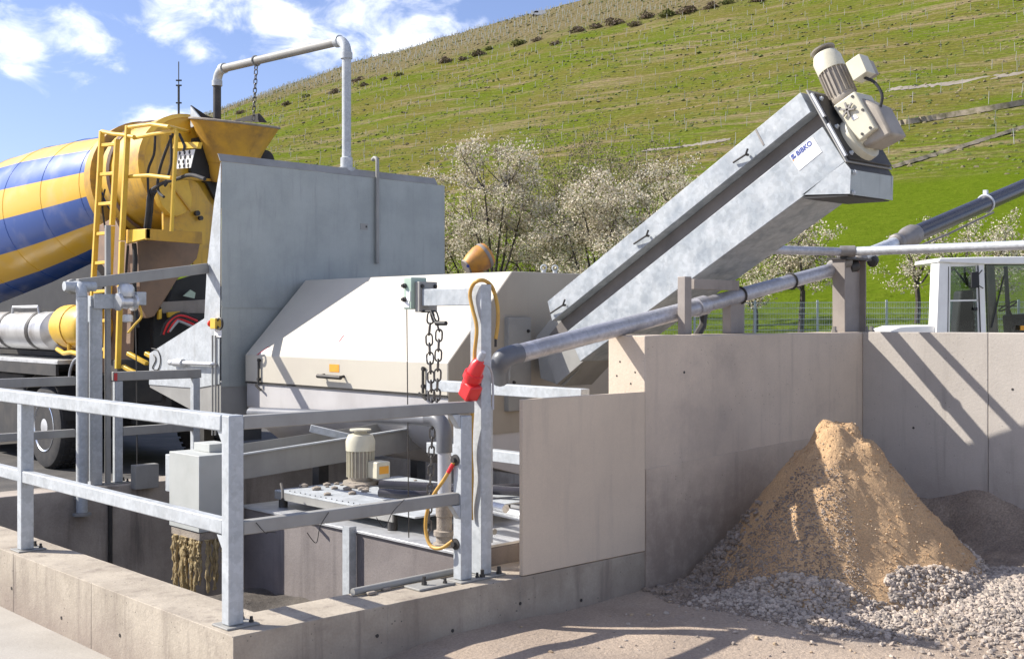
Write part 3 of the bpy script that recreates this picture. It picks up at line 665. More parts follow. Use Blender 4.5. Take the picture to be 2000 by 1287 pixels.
# chain hooks drawn as bent wire at the chute mouth
h = P(306, 702, X=XH - .008)
b = B(); b.tube(smooth_path([h + Vector((0, .12, .12)), h + Vector((0, -.02, .10)), h + Vector((0, -.09, 0)), h + Vector((0, -.03, -.11)), h + Vector((0, .1, -.1)), h + Vector((0, .02, 0)), h + Vector((0, .08, .05))]), .006, 6); b.build('wire_loop', M['dark_steel'], hop)

# U shaped filling pipe over the hopper
up = thing('filling_pipe', 'galvanised filling pipe bent over from the hopper panel into the truck funnel', 'pipe', (4.78, 5.75, 3.5))
xu, yu = 4.78, 5.75; zu = P(684, 78, Y=yu).z; r = .052
yf = P(424, 140, X=xu).y; zf = P(424, 138, X=xu).z; zend = P(418, 238, X=xu).z
b = B(); b.tube([(xu, yu, 3.56), (xu, yu, zu - .17)], r, 16); b.build('riser', M['galvanised'], up)
b = B(); b.lathe([(.10, 0), (.10, .05), (.07, .055), (.07, .16), (.055, .17)], (xu, yu, 3.66), (0, 0, 1), 16); b.build('socket', M['galvanised'], up)
e = arc((xu, yu + .16, zu - .17), (0, -.16, 0), (0, 0, .17), 0, 90, 8); b = B(); b.tube(e, r + .006, 16); b.build('elbow', M['galvanised'], up)
b = B(); b.tube([e[-1], (xu, yf - .16, zf)], r, 16); b.build('crossover', M['dull_galv'], up)
e2 = arc((xu, yf - .16, zf - .17), (0, .16, 0), (0, 0, .17), 90, 0, 8); b = B(); b.tube(e2, r + .006, 16); b.build('elbow', M['galvanised'], up)
b = B(); b.tube([e2[-1], (xu, yf, zend - .08)], r, 16); b.build('outlet', M['dark_steel'], up)
for c, ax in (((xu, yu, zu - .19), (0, 0, 1)), (e[-1], (0, 1, 0)), (e2[0], (0, 1, 0)), (e2[-1], (0, 0, 1))):
    b = B(); c = Vector(c); a = Vector(ax); b.cyl(c - a * .035, c + a * .035, r + .016, 16); b.build('collar', M['galvanised'], up)
cyc = P(500, 120, X=xu).y; zc = zf + (zu - zf) * (yf - cyc) / (yf - yu)
b = B(); b.torus((xu, cyc, zc), (0, 1, 0), r + .01, .010, 18, 6); b.build('clip', M['dull_galv'], up)

def link_mesh(hl, hw, r, name='link'):
    """one stadium shaped link standing in the XZ plane"""
    pts = [Vector((hw * math.cos(R(a)), 0, hl - hw + hw * math.sin(R(a)))) for a in range(0, 181, 36)] + [Vector((hw * math.cos(R(a)), 0, -(hl - hw) + hw * math.sin(R(a)))) for a in range(180, 361, 36)]
    b = B(); b.tube(pts, r, 6, closed=True); o = b.build(name, M['chain_steel'], at=(0, 0, 0)); return o
def hang_chain(par, pts, pitch, hl, hw, r):
    proto = None; pts = [Vector(p) for p in pts]; k = 0; acc = 0.0
    seg = [(a, b) for a, b in zip(pts, pts[1:])]
    for a, b2 in seg:
        Ls = (b2 - a).length; n = max(1, round(Ls / pitch))
        for i in range(n):
            c = a + (b2 - a) * ((i + .5) / n); d = (b2 - a).normalized()
            if proto is None: proto = link_mesh(hl, hw, r); o = proto
            else: o = proto.copy(); COL.objects.link(o)
            o.parent = par; o.location = c - WL[par.name]
            q = d.to_track_quat('Z', 'Y'); e = q.to_matrix().to_4x4() @ Matrix.Rotation(R(47 + 90 * (k % 2)), 4, 'Z'); o.rotation_euler = e.to_euler(); k += 1
ch = thing('pull_chain', 'thin chain hanging from the crossover of the bent filling pipe', 'chain', (xu, cyc, zc - .1))
b = B(); b.torus((xu, cyc, zc - .085), (1, 0, 0), .03, .008, 14, 6); b.build('ring', M['chain_steel'], ch)
zlow = P(492, 235, X=xu).z
hang_chain(ch, [(xu, cyc, zc - .115), (xu + .01, cyc + .08, zlow)], .055, .036, .020, .0065)
# ------------------------------------------------------------------ cream separator housing
XF, YE, YL = 3.36, 2.30, 5.55
hs = thing('separator_housing', 'long cream steel housing with a sloping lid lying in the pit', 'machine', (4.6, 3.9, 0))
prof = [(XF, 1.352), (XF, 1.63), (4.10, 2.42), (5.10, 2.42), (5.84, 1.63), (5.84, 1.352)]
b = B(); b.prism([(x, YE, z) for x, z in prof], (0, YL - YE, 0)); lid = b.build('lid', M['cream_housing'], hs, bevel=.008)
tub = [(XF + .012, 1.345), (XF + .012, 1.10), (3.50, .92), (3.75, .74), (4.2, .62), (5.0, .62), (5.45, .74), (5.7, .92), (5.82, 1.10), (5.82, 1.345)]
b = B(); b.prism([(x, YE + .01, z) for x, z in tub], (0, YL - YE - .02, 0)); b.build('tub', M['housing_tub'], hs, bevel=.006)
b = B(); b.box((XF - .004, YE, 1.338), (XF + .02, YL, 1.349)); b.build('rim_gap', M['dark_steel'], hs)
for y in (2.75, 5.0):
    for x in (3.9, 5.2):
        b = B(); b.box((x, y, -.1), (x + .12, y + .12, .70)); b.build('leg', M['dark_steel'], hs)
def latch(u, vt, vb):
    p0, p1 = P(u, vt, X=XF - .02), P(u, vb, X=XF - .02)
    b = B(); b.tube([p0, p1], .012, 8); b.cyl(p0 + Vector((-.01, 0, -.02)), p0 + Vector((.02, 0, -.02)), .016, 8); b.cyl(p1 + Vector((-.012, 0, .06)), p1 + Vector((.02, 0, .06)), .018, 8)
    b.beam(p1 + Vector((-.005, .05, -.0)), p1 + Vector((-.005, -.05, -.05)), .014, .02); b.build('latch', M['dark_steel'], hs)
latch(505, 700, 752); latch(826, 716, 768)
p0, p1 = P(634, 732, X=XF - .001), P(672, 735, X=XF - .001)
b = B(); b.tube([p0, p0 + Vector((-.06, 0, -.01)), p1 + Vector((-.06, 0, -.01)), p1], .013, 8); b.cyl(p0 + Vector((-.06, .03, -.01)), p1 + Vector((-.06, -.03, -.01)), .019, 10); b.build('handle', M['dark_steel'], hs)
def quadX(name, px, mt, par, off=.003, X=XF, th=.002):
    b = B(); b.prism([P(u, v, X=X - off) for u, v in px], (th, 0, 0)); return b.build(name, mt, par)
st = quadX('orange_sticker', ((643, 711), (662, 712), (662, 727), (643, 726)), M['orange'], lid)
def slope_pt(u, v):
    k = cam_dir(u, v); n = Vector((-(2.42 - 1.63), 0, 4.10 - XF)).normalized(); o = Vector((XF, 0, 1.63)) + n * .003
    d = (o - CAM).dot(n) / k.dot(n); return CAM + k * d, n
def slope_quad(name, px, mt, off=0):
    pts = []
    for u, v in px:
        p, n = slope_pt(u, v); pts.append(p + n * off)
    b = B(); b.prism(pts, -n * .002); return b.build(name, mt, lid)
slope_quad('notice_sticker', ((657, 668), (690, 671), (703, 651), (672, 648)), M['white_print'])
slope_quad('notice_print', ((661, 682 - 15), (664, 667), (673, 655), (670, 655)), M['red_paint'], .002)
quadX('warning_sticker', ((502, 701), (516, 699), (520, 683 + 16)), M['white_print'], lid)
slope_quad('warning_triangle', ((501, 692), (513, 691), (525, 678)), M['white_print'])
slope_quad('warning_edge', ((501, 693), (504, 693), (526, 677), (524, 677)), M['red_paint'], .002)
slope_quad('warning_triangle', ((825, 703), (846, 704), (845, 692)), M['white_print'])
for u in (1062, 1084):
    q = P(u, 533, Y=YE + .2); b = B(); b.cyl((q.x, YE + .2, 2.42), (q.x, YE + .2, 2.45), .022, 10); b.torus((q.x, YE + .2, 2.475), (.7, .7, 0), .026, .008, 14, 6); b.build('lifting_eye', M['galvanised'], hs)
b = B(); b.box((XF + .05, YE - .012, 1.36), (4.0, YE - .002, 1.52)); b.bm.free()
b = B(); b.prism([(x, YE - .004, z) for x, z in [(XF + .004, 1.0), (XF + .004, 1.628), (4.102, 2.416), (5.098, 2.416), (5.836, 1.628), (5.836, 1.0)]], (0, .003, 0)); b.build('shaded_end_panel', M['end_plate'], hs)  # added sheet whose colour carries the shade of the housing end
g0, g1 = P(992, 620, Y=YE - .05), P(1036, 800, Y=YE - .05)
b = B(); b.box((g0.x, YE - .06, g1.z), (g1.x, YE - .048, g0.z)); b.box((g0.x, YE - .047, g1.z), (g0.x + .012, YE - .002, g0.z)); b.build('end_bracket', M['dull_galv'], hs, bevel=.002)
bolt(hs, (g1.x - .04, YE - .06, g0.z - .12), ax=(0, -1, 0)); bolt(hs, (g0.x + .06, YE - .06, g1.z + .25), ax=(0, -1, 0))

# ------------------------------------------------------------------ screw conveyor
XA, WA = 4.20, .56
sc = thing('screw_conveyor', 'inclined galvanised screw conveyor rising from the housing over the bay wall', 'conveyor', (XA + WA / 2, 1.4, 1.6))
def AP(u, v, off=0): return P(u, v, X=XA + off)
def prism_px(name, px, mt, off, wid, bevel=.003):
    b = B(); b.prism([AP(u, v) + Vector((off, 0, 0)) for u, v in px], (wid, 0, 0)); return b.build(name, mt, sc, bevel=bevel)
cov = prism_px('cover', ((1074, 589), (1568, 182), (1588, 220), (1083, 627)), M['spangle_plate'], -.03, WA + .06)
# one seam across the cover and stiffening folds
a0, a1 = AP(1480, 256, 0), AP(1497, 285, 0)
b = B(); b.prism([AP(1479, 255) + Vector((-.033, 0, 0)), AP(1482, 253) + Vector((-.033, 0, 0)), AP(1498, 284) + Vector((-.033, 0, 0)), AP(1495, 286) + Vector((-.033, 0, 0))], (.004, 0, 0)); b.build('cover_seam', M['coupling'], sc)
prism_px('upper_trough', ((1060, 655), (1083, 628), (1588, 221), (1606, 247), (1108, 646)), M['groove_shade_steel'], .075, WA - .15, 0)
tr = prism_px('trough', ((1108, 647), (1606, 248), (1650, 316), (1566, 386), (1133, 706)), M['spangle_plate'], 0, WA, .004)
prism_px('inlet_boot', ((1030, 660), (1070, 610), (1120, 660), (1135, 700), (1085, 755), (1040, 740)), M['dull_galv'], .10, WA - .2)
prism_px('boot_flange', ((1060, 700), (1118, 655), (1140, 700), (1080, 752)), M['dull_galv'], .04, .05)
for u, v in ((1105, 596), (1268, 461), (1462, 303)):        # over-centre catches
    p = AP(u, v, -.035) + Vector((-.035, 0, 0)); q = AP(u + 12, v - 18) + Vector((-.07, 0, 0)); w = AP(u - 22, v + 16) + Vector((-.05, 0, 0))
    b = B(); b.tube([w, p, p + (q - p) * .6], .008, 8); b.cyl(p, p + Vector((.03, 0, 0)), .010, 8); b.build('catch', M['dark_steel'], sc)
e1 = (AP(1606, 248) - AP(1108, 647)).normalized(); e2 = Vector((0, -e1.z, e1.y)); e2 = e2 if e2.z > 0 else -e2
EX = Vector((1, 0, 0))
# end plate square to the axis with bright flange strips
pe = AP(1654, 316); pl = (AP(1570, 186) - pe).length
fr = (pe + Vector((-.03, 0, 0)), EX, e1, e2)
b = B(); b.fbox(fr, (0, .0, -.01), (WA + .06, .012, pl)); b.build('end_plate', M['dull_galv'], sc, bevel=.002)
for x in (.005, ):
    for s0, s1 in ((.03, .30), (.36, .56)):
        b = B(); b.fbox(fr, (x, .013, pl * s0 / .6), (x + .025, .03, pl * s1 / .6)); b.build('flange_strip', M['alu'], sc)
b = B(); b.fbox(fr, (.03, .013, 0), (WA + .03, .035, pl * .93)); b.build('bearing_plate', M['dark_steel'], sc, bevel=.004)
for s in (.08, .45, .85):
    bolt(sc, fr[0] + EX * .07 + e1 * .036 + e2 * pl * s, .012, .02, e1, M['galvanised'])
# discharge hood
b = B(); b.prism([AP(u, v) for u, v in ((1566, 381), (1650, 317), (1662, 332), (1660, 379))], (.006, 0, 0)); b.build('discharge_hood', M['spangle_plate'], sc, bevel=.001)
b = B(); b.prism([AP(u, v) + Vector((WA - .006, 0, 0)) for u, v in ((1566, 381), (1650, 317), (1662, 332), (1660, 379))], (.006, 0, 0)); b.build('discharge_hood', M['spangle_plate'], sc)
h0, h1, hb = AP(1661, 331), AP(1660, 380), AP(1652, 318)
b = B(); b.prism([h0 + EX * .007, h0 + EX * (WA + .02), h1 + EX * (WA + .02) + Vector((0, 0, .0)), h1 + EX * .007], (0, .006, 0)); b.build('hood_front', M['brushed_sheet'], sc)
b = B(); b.prism([h0 + EX * .0 + Vector((0, 0, .002)), h0 + EX * WA + Vector((0, 0, .002)), hb + EX * WA + Vector((0, 0, .01)), hb + Vector((0, 0, .01))], (0, 0, .006)); b.build('hood_top', M['dark_steel'], sc)
b = B(); b.prism([AP(u, v) for u, v in ((1566, 384), (1657, 381), (1655, 383), (1572, 389))], (WA, 0, 0)); b.build('outlet_mouth', M['black'], sc)
for u, v in ((1664, 336), (1661, 376)): bolt(sc, AP(u, v) + Vector((.03, -.001, 0)), .013, .016, (0, -1, 0), M['galvanised'])
# gear motor
gm0 = AP(1650, 300) + EX * .11
gfr = (gm0, EX, e1, e2)
GB = B(); 
GB.prism([P(u, v, X=XA + .10) for u, v in ((1626, 208), (1668, 178), (1711, 250), (1679, 276), (1650, 246))], (.24, 0, 0))
gbx = GB.build('gearbox', M['motor_cream'], sc, bevel=.012)
for u, v in ((1640, 212), (1665, 189), (1700, 250), (1684, 262), (1685, 215)): 
    b = B(); b.lathe([(.010, 0), (.010, .006)], P(u, v, X=XA + .10), (-1, 0, 0), 8); b.build('screw', M['dark_steel'], gbx)
gpl = [P(u, v, X=XA + .097) for u, v in ((1662, 228), (1671, 223), (1676, 230), (1666, 236))]
b = B(); b.prism(gpl, (.004, 0, 0)); b.build('rating_plate', M['white_print'], gbx)
k0 = P(1655, 215, X=XA + .085)
for a in (20, 80, 140, 200, 260, 330):
    b = B(); d = e1 * math.cos(R(a)) + e2 * math.sin(R(a)); b.beam(k0, k0 + d * .055, .012, .012, up=(1, 0, 0)); b.build('dried_splash', M['coupling'], gbx)
gdn = P(1712, 262, X=XA + .12)
b = B(); b.lathe([(.17, 0), (.17, .05), (.12, .06), (.12, .11)], gm0 + EX * .12 + e1 * .02 + e2 * .12, e1, 24); b.build('output_flange', M['motor_cream'], sc)
b = B(); b.prism([P(u, v, X=XA + .14) for u, v in ((1678, 190), (1712, 205), (1742, 262), (1690, 290), (1676, 276))], (.22, 0, 0)); b.build('gear_cover', M['motor_body'], sc, bevel=.02)
mc = P(1652, 200, X=XA + .22); mt_ = P(1611, 108, X=XA + .22); ma = (mt_ - mc).normalized(); Lm = (mt_ - mc).length
mo = B(); rm = .090
mo.lathe([(.075, -.03), (.095, .0), (.095, .03), (rm, .035), (rm, Lm * .66)], mc, ma, 24); mbody = mo.build('motor', M['motor_body'], sc)
for k in range(20):
    a = 2 * math.pi * k / 20; e = ma.orthogonal().normalized(); g = ma.cross(e); d = e * math.cos(a) + g * math.sin(a)
    b = B(); b.beam(mc + d * (rm + .006) + ma * .05, mc + d * (rm + .006) + ma * Lm * .64, .005, .016, up=d); b.build('fin', M['motor_body'], mbody)
b = B(); b.lathe([(rm + .012, 0), (rm + .014, .10), (rm - .005, .145), (.055, .16), (.05, .155)], mc + ma * Lm * .64, ma, 28); b.build('fan_cover', M['motor_cream'], mbody)
b = B(); b.lathe([(.03, 0), (.03, .02), (.088, .022), (.09, .032), (.02, .036)], mc + ma * (Lm * .64 + .155), ma, 24); b.build('rain_cap', M['motor_body'], mbody)
tb = P(1672, 132, X=XA + .13); tf = (tb, EX, (Vector((0, -1, 0)) - ma * Vector((0, -1, 0)).dot(ma)).normalized(), ma)
b = B(); b.fbox(tf, (0, -.06, -.075), (.12, .06, .075)); b.build('terminal_box', M['motor_cream'], mbody, bevel=.006)
b = B(); b.fbox(tf, (.12, -.045, -.055), (.20, .045, .055)); b.build('box_neck', M['motor_body'], mbody)
b = B(); c = tb + EX * .06; b.tube(smooth_path([c - ma * .075, c - ma * .15 + tf[2] * .05, c - ma * .26 + tf[2] * .06, c - ma * .34 + tf[2] * .0]), .011, 8); b.build('motor_cable', M['rubber'], mbody)
# maker's plate with the printed name
pcs = ((1542, 305), (1588, 268), (1606, 297), (1561, 334))
b = B(); b.prism([AP(u, v) + Vector((-.003, 0, 0)) for u, v in pcs], (.002, 0, 0)); sign = b.build('name_plate', M['white_print'], sc)
def text_mesh(body, origin, ex, ey, size, mt, par, name='lettering', off=Vector((0, 0, 0)), bold=0.0):
    cu = bpy.data.curves.new(name, 'FONT'); cu.body = body; cu.size = size; cu.extrude = .0008; cu.offset = bold
    ob = bpy.data.objects.new(name + '_tmp', cu); COL.objects.link(ob)
    dg = bpy.context.evaluated_depsgraph_get(); me = bpy.data.meshes.new_from_object(ob.evaluated_get(dg)); bpy.data.objects.remove(ob)
    me.materials.clear(); me.materials.append(mt); o = bpy.data.objects.new(name, me); COL.objects.link(o)
    ez = ex.cross(ey).normalized(); mtx = Matrix((ex, ey, ez)).transposed().to_4x4()
    o.parent = par; o.location = Vector(origin) + off - WL[par.name]; o.rotation_euler = mtx.to_euler(); return o
sx = (AP(1588, 268) - AP(1542, 305)); sy = (AP(1542, 305) - AP(1561, 334)); sxn = sx.normalized(); syn = (sy - sxn * sy.dot(sxn)).normalized()
so = AP(1542, 305) + Vector((-.0045, 0, 0))
WS = sx.length; HS = sy.length
# parent location of the sign is its own origin inside the conveyor
WLs = WL[sign.name]
text_mesh('BIBKO', so + sxn * WS * .24 - syn * HS * .30, sxn, syn, HS * .36, M['blue_print'], sign, bold=.0015)
b = B(); o_ = so + sxn * WS * .03 - syn * HS * .29
b.prism([o_ + sxn * 0, o_ + sxn * WS * .17, o_ + sxn * WS * .17 + syn * HS * .10, o_ + sxn * WS * .03 + syn * HS * .08], (-.001, 0, 0))
b.prism([o_ + syn * HS * .13, o_ + syn * HS * .13 + sxn * WS * .10, o_ + syn * HS * .25 + sxn * WS * .14, o_ + syn * HS * .25 + sxn * WS * .03], (-.001, 0, 0)); b.build('emblem', M['blue_print'], sign)
b = B(); b.prism([o_ + sxn * .0 - syn * HS * .08, o_ + sxn * WS * .06 - syn * HS * .08, o_ + sxn * WS * .06 - syn * HS * .04, o_ - syn * HS * .04], (-.001, 0, 0)); b.build('emblem', M['orange'], sign)

# supports of the conveyor on the wall
def wall_post(name, label, u0, u1, vt, Y, dy, mt, z0=1.886):
    x0, x1 = P(u0, 600, Y=Y).x, P(u1, 600, Y=Y).x; b = B(); b.box((x0, Y, z0), (x1, Y + dy, P(u0, vt, Y=Y).z)); return tag(b.build(name, M[mt], bevel=.004), label, 'post')
wall_post('support_post', 'narrow brown steel post standing on the bay wall before the conveyor', 1338, 1351, 540, .10, .07, 'weathered_beam')
wall_post('support_post', 'broad short grey post on the bay wall behind the sloping pipe', 1427, 1454, 580, .24, .08, 'weathered_beam')
x0, x1 = P(1352, 550, Y=.13).x, P(1440, 550, Y=.13).x; zq = P(1400, 556, Y=.13).z
b = B(); b.box((x0, .11, zq - .04), (x1, .17, zq + .035)); tag(b.build('cross_bar', M['weathered_beam'], bevel=.003), 'short brown bar joining the narrow post to the conveyor underside', 'bar')

# ------------------------------------------------------------------ pipes over the wall
YW = .25
sp = thing('sloping_pipe', 'thick grey water pipe sloping up over the bay wall from beside the socket post', 'pipe', (3.2, YW, 1.6))
A0, A1 = P(1000, 694, Y=YW), P(1362, 600, Y=YW); A2 = P(1372, 597, Y=YW); A3 = P(1637, 524, Y=YW)
b = B(); b.tube([A0, A1], .062, 18); b.build('pipe', M['pipe_galv'], sp)
b = B(); b.tube([A2, A3], .058, 18); b.build('pipe', M['pipe_galv'], sp)
dr = (A1 - A0).normalized()
b = B(); b.cyl(A1 - dr * .02, A2 + dr * .03, .075, 18); b.build('coupling', M['pipe_galv'], sp)
el = [A0 + dr * .06, A0, A0 - dr * .07 + Vector((0, .01, -.01)), A0 - dr * .10 + FW * .05 + Vector((0, 0, -.04)), A0 - dr * .11 + FW * .15 + Vector((0, 0, -.08)), A0 - dr * .11 + FW * .28 + Vector((0, 0, -.13))]
b = B(); b.tube(smooth_path(el, 4), .068, 16); b.build('elbow', M['pvc_grey'], sp)
for f in (.25, .62): 
    c = A2 + (A3 - A2) * f; b = B(); b.torus(c, dr, .064, .009, 18, 6); b.build('clip', M['dark_steel'], sp)
b = B(); c = A2 + dr * .02; b.tube([c + Vector((0, 0, -.06)), c + Vector((-.02, 0, -.16)), c + Vector((-.16, 0, -.30))], .03, 8); b.build('drain_branch', M['dark_steel'], sp)
b = B(); c = A3 - dr * .03; b.lathe([(.066, 0), (.085, .01), (.085, .05), (.07, .06), (.085, .07), (.085, .11), (.06, .12)], c - dr * .05, dr, 18); b.build('coupling', M['coupling'], sp)

uh = thing('delivery_pipe', 'dark plastic delivery pipe with grey couplings climbing out at upper right', 'pipe', (7.2, YW, 2.4))
C0, C1, C2, C3 = P(1650, 514, Y=YW), P(1752, 473, Y=YW), P(1800, 448, Y=YW), P(2150, 300, Y=YW)
b = B(); b.tube([C0, C1], .055, 16); b.build('pipe', M['pipe_white'], uh)
d2 = (C3 - C1).normalized()
b = B(); b.lathe([(.062, -.05), (.08, -.03), (.08, .03), (.066, .05), (.075, .12), (.10, .2), (.105, .30), (.09, .36)], C1, d2, 18); b.build('coupling', M['coupling'], uh)
b = B(); b.tube([C1 + d2 * .3, C3], .082, 20); b.build('black_tube', M['black_pipe'], uh)
c = P(1925, 398, Y=YW); b = B(); b.torus(c, d2, .086, .014, 20, 6); b.box((c.x - .02, c.y - .02, c.z + .08), (c.x + .02, c.y + .02, c.z + .14)); b.build('clip', M['pipe_white'], uh)
b = B(); w0, w1, w2 = P(1768, 492, Y=YW + .05), P(1850, 458, Y=YW + .05), P(1940, 415, Y=YW + .05); b.tube([w0, w1, w2], .012, 8); b.build('safety_rope', M['coupling'], uh)
hr = thing('rail_pipe', 'horizontal light grey pipe at eye height across the bay corner', 'pipe', (5.6, .2, 2.5))
D0 = P(1440, 486, Y=.14); D1 = P(1648, 492, Y=.14); D1 = Vector((D1.x, D1.y, D1.z)); D2 = D1 + SW * 3.2 + Vector((0, 0, .02))
b = B(); b.tube([D0, D1], .036, 14); b.build('pipe', M['pipe_galv'], hr)
D2 = Vector((6.04, 0, 0)) + SW * 2.6 + SN * .12; D2.z = D1.z + .0
b = B(); b.tube([D1, D2], .038, 14); b.build('pipe', M['pipe_white'], hr)
b = B(); b.cyl(D1 - Vector((.06, 0, 0)), D1 + (D2 - D1).normalized() * .10, .05, 14); b.build('coupling', M['coupling'], hr)
# H beam post at the inner corner
x0, x1 = P(1650, 600, Y=.10).x, P(1692, 600, Y=.10).x; zt = P(1670, 508, Y=.10).z
hb_ = thing('beam_post', 'brown H section post carrying the pipe crossing at the wall corner', 'post', ((x0 + x1) / 2, .16, 1.886))
b = B(); w = x1 - x0
b.box((x0, .10, 1.886), (x0 + .012, .22, zt)); b.box((x1 - .012, .10, 1.886), (x1, .22, zt)); b.box((x0 + .0125, .154, 1.886), (x1 - .0125, .166, zt)); b.build('beam', M['weathered_beam'], hb_, bevel=.002)
b = B(); b.box((x0 - .02, .07, zt), (x1 + .04, .26, zt + .018)); b.build('head_plate', M['dark_steel'], hb_)
b = B(); b.prism([(x1 - .09, .148, zt - .005), (x1 - .02, .148, zt - .005), (x1 - .05, .148, zt - .10)], (0, .004, 0)); b.build('primer_mark', M['primer_red'], hb_)
for k, (u, v, s) in enumerate(((1652, 512, .05), (1664, 520, .06), (1680, 505, .055), (1705, 510, .05), (1645, 500, .045))):
    c = P(u, v, Y=.16 + .02 * k); b = B(); b.lathe([(s * .6, -s), (s, -s * .7), (s, s * .7), (s * .6, s)], c, (1, .4 * (k - 2), .3), 10); b.build('clamp', M['dark_steel' if k % 2 else 'coupling'], hb_)
for x in (x0 - .10, x1 + .07, x1 + .16): bolt(hb_, (x, .14, 1.887), .018, .05, (0, 0, 1), M['coupling'])

# ------------------------------------------------------------------ tank, chute and pump gear in the pit
tk = thing('settling_tank', 'grey concrete settling tank in the pit behind the front railing', 'tank', (2.6, 1.6, -.1))
b = B(); b.box((1.80, .374, -1.2), (3.35, 2.94, .515)); b.build('tank_wall', M['shaded_tank'], tk, bevel=.008)
b = B(); b.box((1.78, .376, .517), (3.36, 2.96, .535)); b.build('tank_cover', M['alu'], tk, bevel=.002)
xq = P(688, 1100, X=1.79).y
b = B(); b.box((1.735, xq - .04, -.1), (1.742, xq + .04, .56)); b.box((1.7425, xq - .04, -.1), (1.796, xq - .033, .56)); b.build('angle_post', M['galvanised'], tk)
pf = thing('pump_platform', 'light grey steel plate on short legs under the cream motor', 'platform', (2.6, 1.9, .53))
b = B(); b.box((1.93, .95, .655), (3.15, 2.70, .667)); b.build('deck', M['galvanised'], pf, bevel=.002)
b = B(); b.box((1.93, 1.2, .60), (1.945, 2.70, .654)); b.build('edge_strip', M['dull_galv'], pf)
for x, y in ((1.97, 2.64), (1.97, 1.25), (3.05, 2.64), (3.05, 1.25)):
    b = B(); b.cyl((x, y, .535), (x, y, .654), .035, 10); b.build('leg', M['dark_steel'], pf)
b = B(); b.tube([P(552, 975, Z=.70), P(552, 958, Z=.72), P(549, 945, Z=.75)], .012, 6); b.build('hook', M['dark_steel'], pf)
for k in range(16):
    y = 1.5 + k * .07; bolt(pf, (1.975 + rnd.uniform(-.004, .004), y, .667), .0035, .007)
cr = B()
for k in range(40):
    y = rnd.gauss(2.45, .16); x = rnd.gauss(2.45, .22); s = rnd.uniform(.01, .035)
    if not (1.98 < x < 3.1 and 1.2 < y < 2.68): continue
    m4 = Matrix.Translation((x, y, .667 + s * .35)) @ Matrix.Diagonal((s * 1.4, s * 1.1, s * .7, 1)); bmesh.ops.create_icosphere(cr.bm, subdivisions=1, radius=1, matrix=m4)
tag(cr.build('cement_lumps', M['cement_crust']), 'dried cement lumps lying on the plate left of the cream motor', 'rubble', kind='stuff')
mb = P(704, 940, Z=.69)
am = thing('agitator_motor', 'cream upright electric motor with orange label standing on the pit platform', 'motor', (mb.x, mb.y, .668)); mx_, my_ = mb.x, mb.y
b = B(); b.lathe([(.16, 0), (.16, .035), (.11, .04), (.115, .06), (.115, .33)], (mx_, my_, .668), (0, 0, 1), 24); body = b.build('body', M['motor_body'], am)
for k in range(22):
    a = 2 * math.pi * k / 22; d = Vector((math.cos(a), math.sin(a), 0)); b = B(); b.beam(Vector((mx_, my_, .74)) + d * .122, Vector((mx_, my_, .985)) + d * .122, .005, .018, up=d); b.build('fin', M['motor_cream'], body)
b = B(); b.lathe([(.135, 0), (.137, .09), (.115, .145), (.07, .16), (.06, .155)], (mx_, my_, .985), (0, 0, 1), 28); b.build('fan_cover', M['motor_cream'], am)
b = B(); b.lathe([(.06, 0), (.06, .03), (.10, .032), (.10, .045), (.03, .05)], (mx_, my_, 1.14), (0, 0, 1), 20); b.build('rain_cap', M['motor_cream'], am)
b = B(); b.box((mx_ - .01, my_ - .27, .74), (mx_ + .14, my_ - .12, .895)); tbx = b.build('terminal_box', M['motor_cream'], am, bevel=.008)
b = B(); b.box((mx_ + .015, my_ - .273, .785), (mx_ + .12, my_ - .2705, .855)); b.build('orange_label', M['orange'], tbx)
b = B(); b.box((mx_ - .22, my_ - .22, .668), (mx_ - .06, my_ - .10, .70)); b.box((mx_ + .1, my_ - .2, .668), (mx_ + .2, my_ - .05, .70)); b.build('foot', M['cement_crust'], am, bevel=.01)
am.scale = (.87, .87, .86)
for k, (dz, col) in enumerate(((.06, 'black_pipe'), (.0, 'black_pipe'))):
    p0 = P(742, 946 + 16 * k, Z=.72); b = B(); b.tube(smooth_path([p0, p0 + Vector((.2, -.35, 0)), Vector((3.0, .95 + .25 * k, .73)), Vector((3.3, .7 + .3 * k, .72))]), .034, 12)
    tag(b.build('pressure_hose', M[col]), ('black pressure hose running from the motor foot, upper of the pair', 'black pressure hose running from the motor foot, lower of the pair')[k], 'hose', 'black hoses on the pit platform')

cht = thing('overflow_chute', 'grey steel overflow trough leading from the housing tub to the square box', 'chute', (2.6, 3.1, .7))
def hp(x): return .935 + (x - 1.775) * .058
for nm, y0, y1, d0, d1 in (('side_plate', 2.95, 2.956, -.20, 0), ('side_plate', 3.344, 3.35, -.20, .02)):
    b = B(); b.prism([(1.70, y0, hp(1.7) + d0), (3.7, y0, hp(3.7) + d0), (3.7, y0, hp(3.7) + d1), (1.70, y0, hp(1.7) + d1)], (0, y1 - y0, 0)); b.build(nm, M['dull_galv'], cht)
b = B(); b.prism([(1.70, 2.957, hp(1.7) - .20), (3.7, 2.957, hp(3.7) - .20), (3.7, 2.957, hp(3.7) - .19), (1.70, 2.957, hp(1.7) - .19)], (0, .386, 0)); b.build('trough_floor', M['dull_galv'], cht)
b = B(); b.beam((1.70, 2.94, hp(1.7)), (3.7, 2.94, hp(3.7)), .035, .012); b.build('rim', M['galvanised'], cht)
pa = P(607, 834, X=2.3); 
b = B(); b.beam(P(606, 836, Y=3.3), P(690, 856, X=2.95), .05, .06); tag(b.build('cross_strut', M['galvanised'], bevel=.003), 'short bright strut lying across the overflow trough behind the cream motor', 'bar')
bx = thing('outlet_box', 'square light grey outlet box on the end of the trough, pale top sunlit', 'box', (1.6, 3.14, .36))
b = B(); b.box((1.39, 2.90, .37), (1.74, 3.38, .955)); b.build('box', M['pale_grey_paint'], bx, bevel=.005)
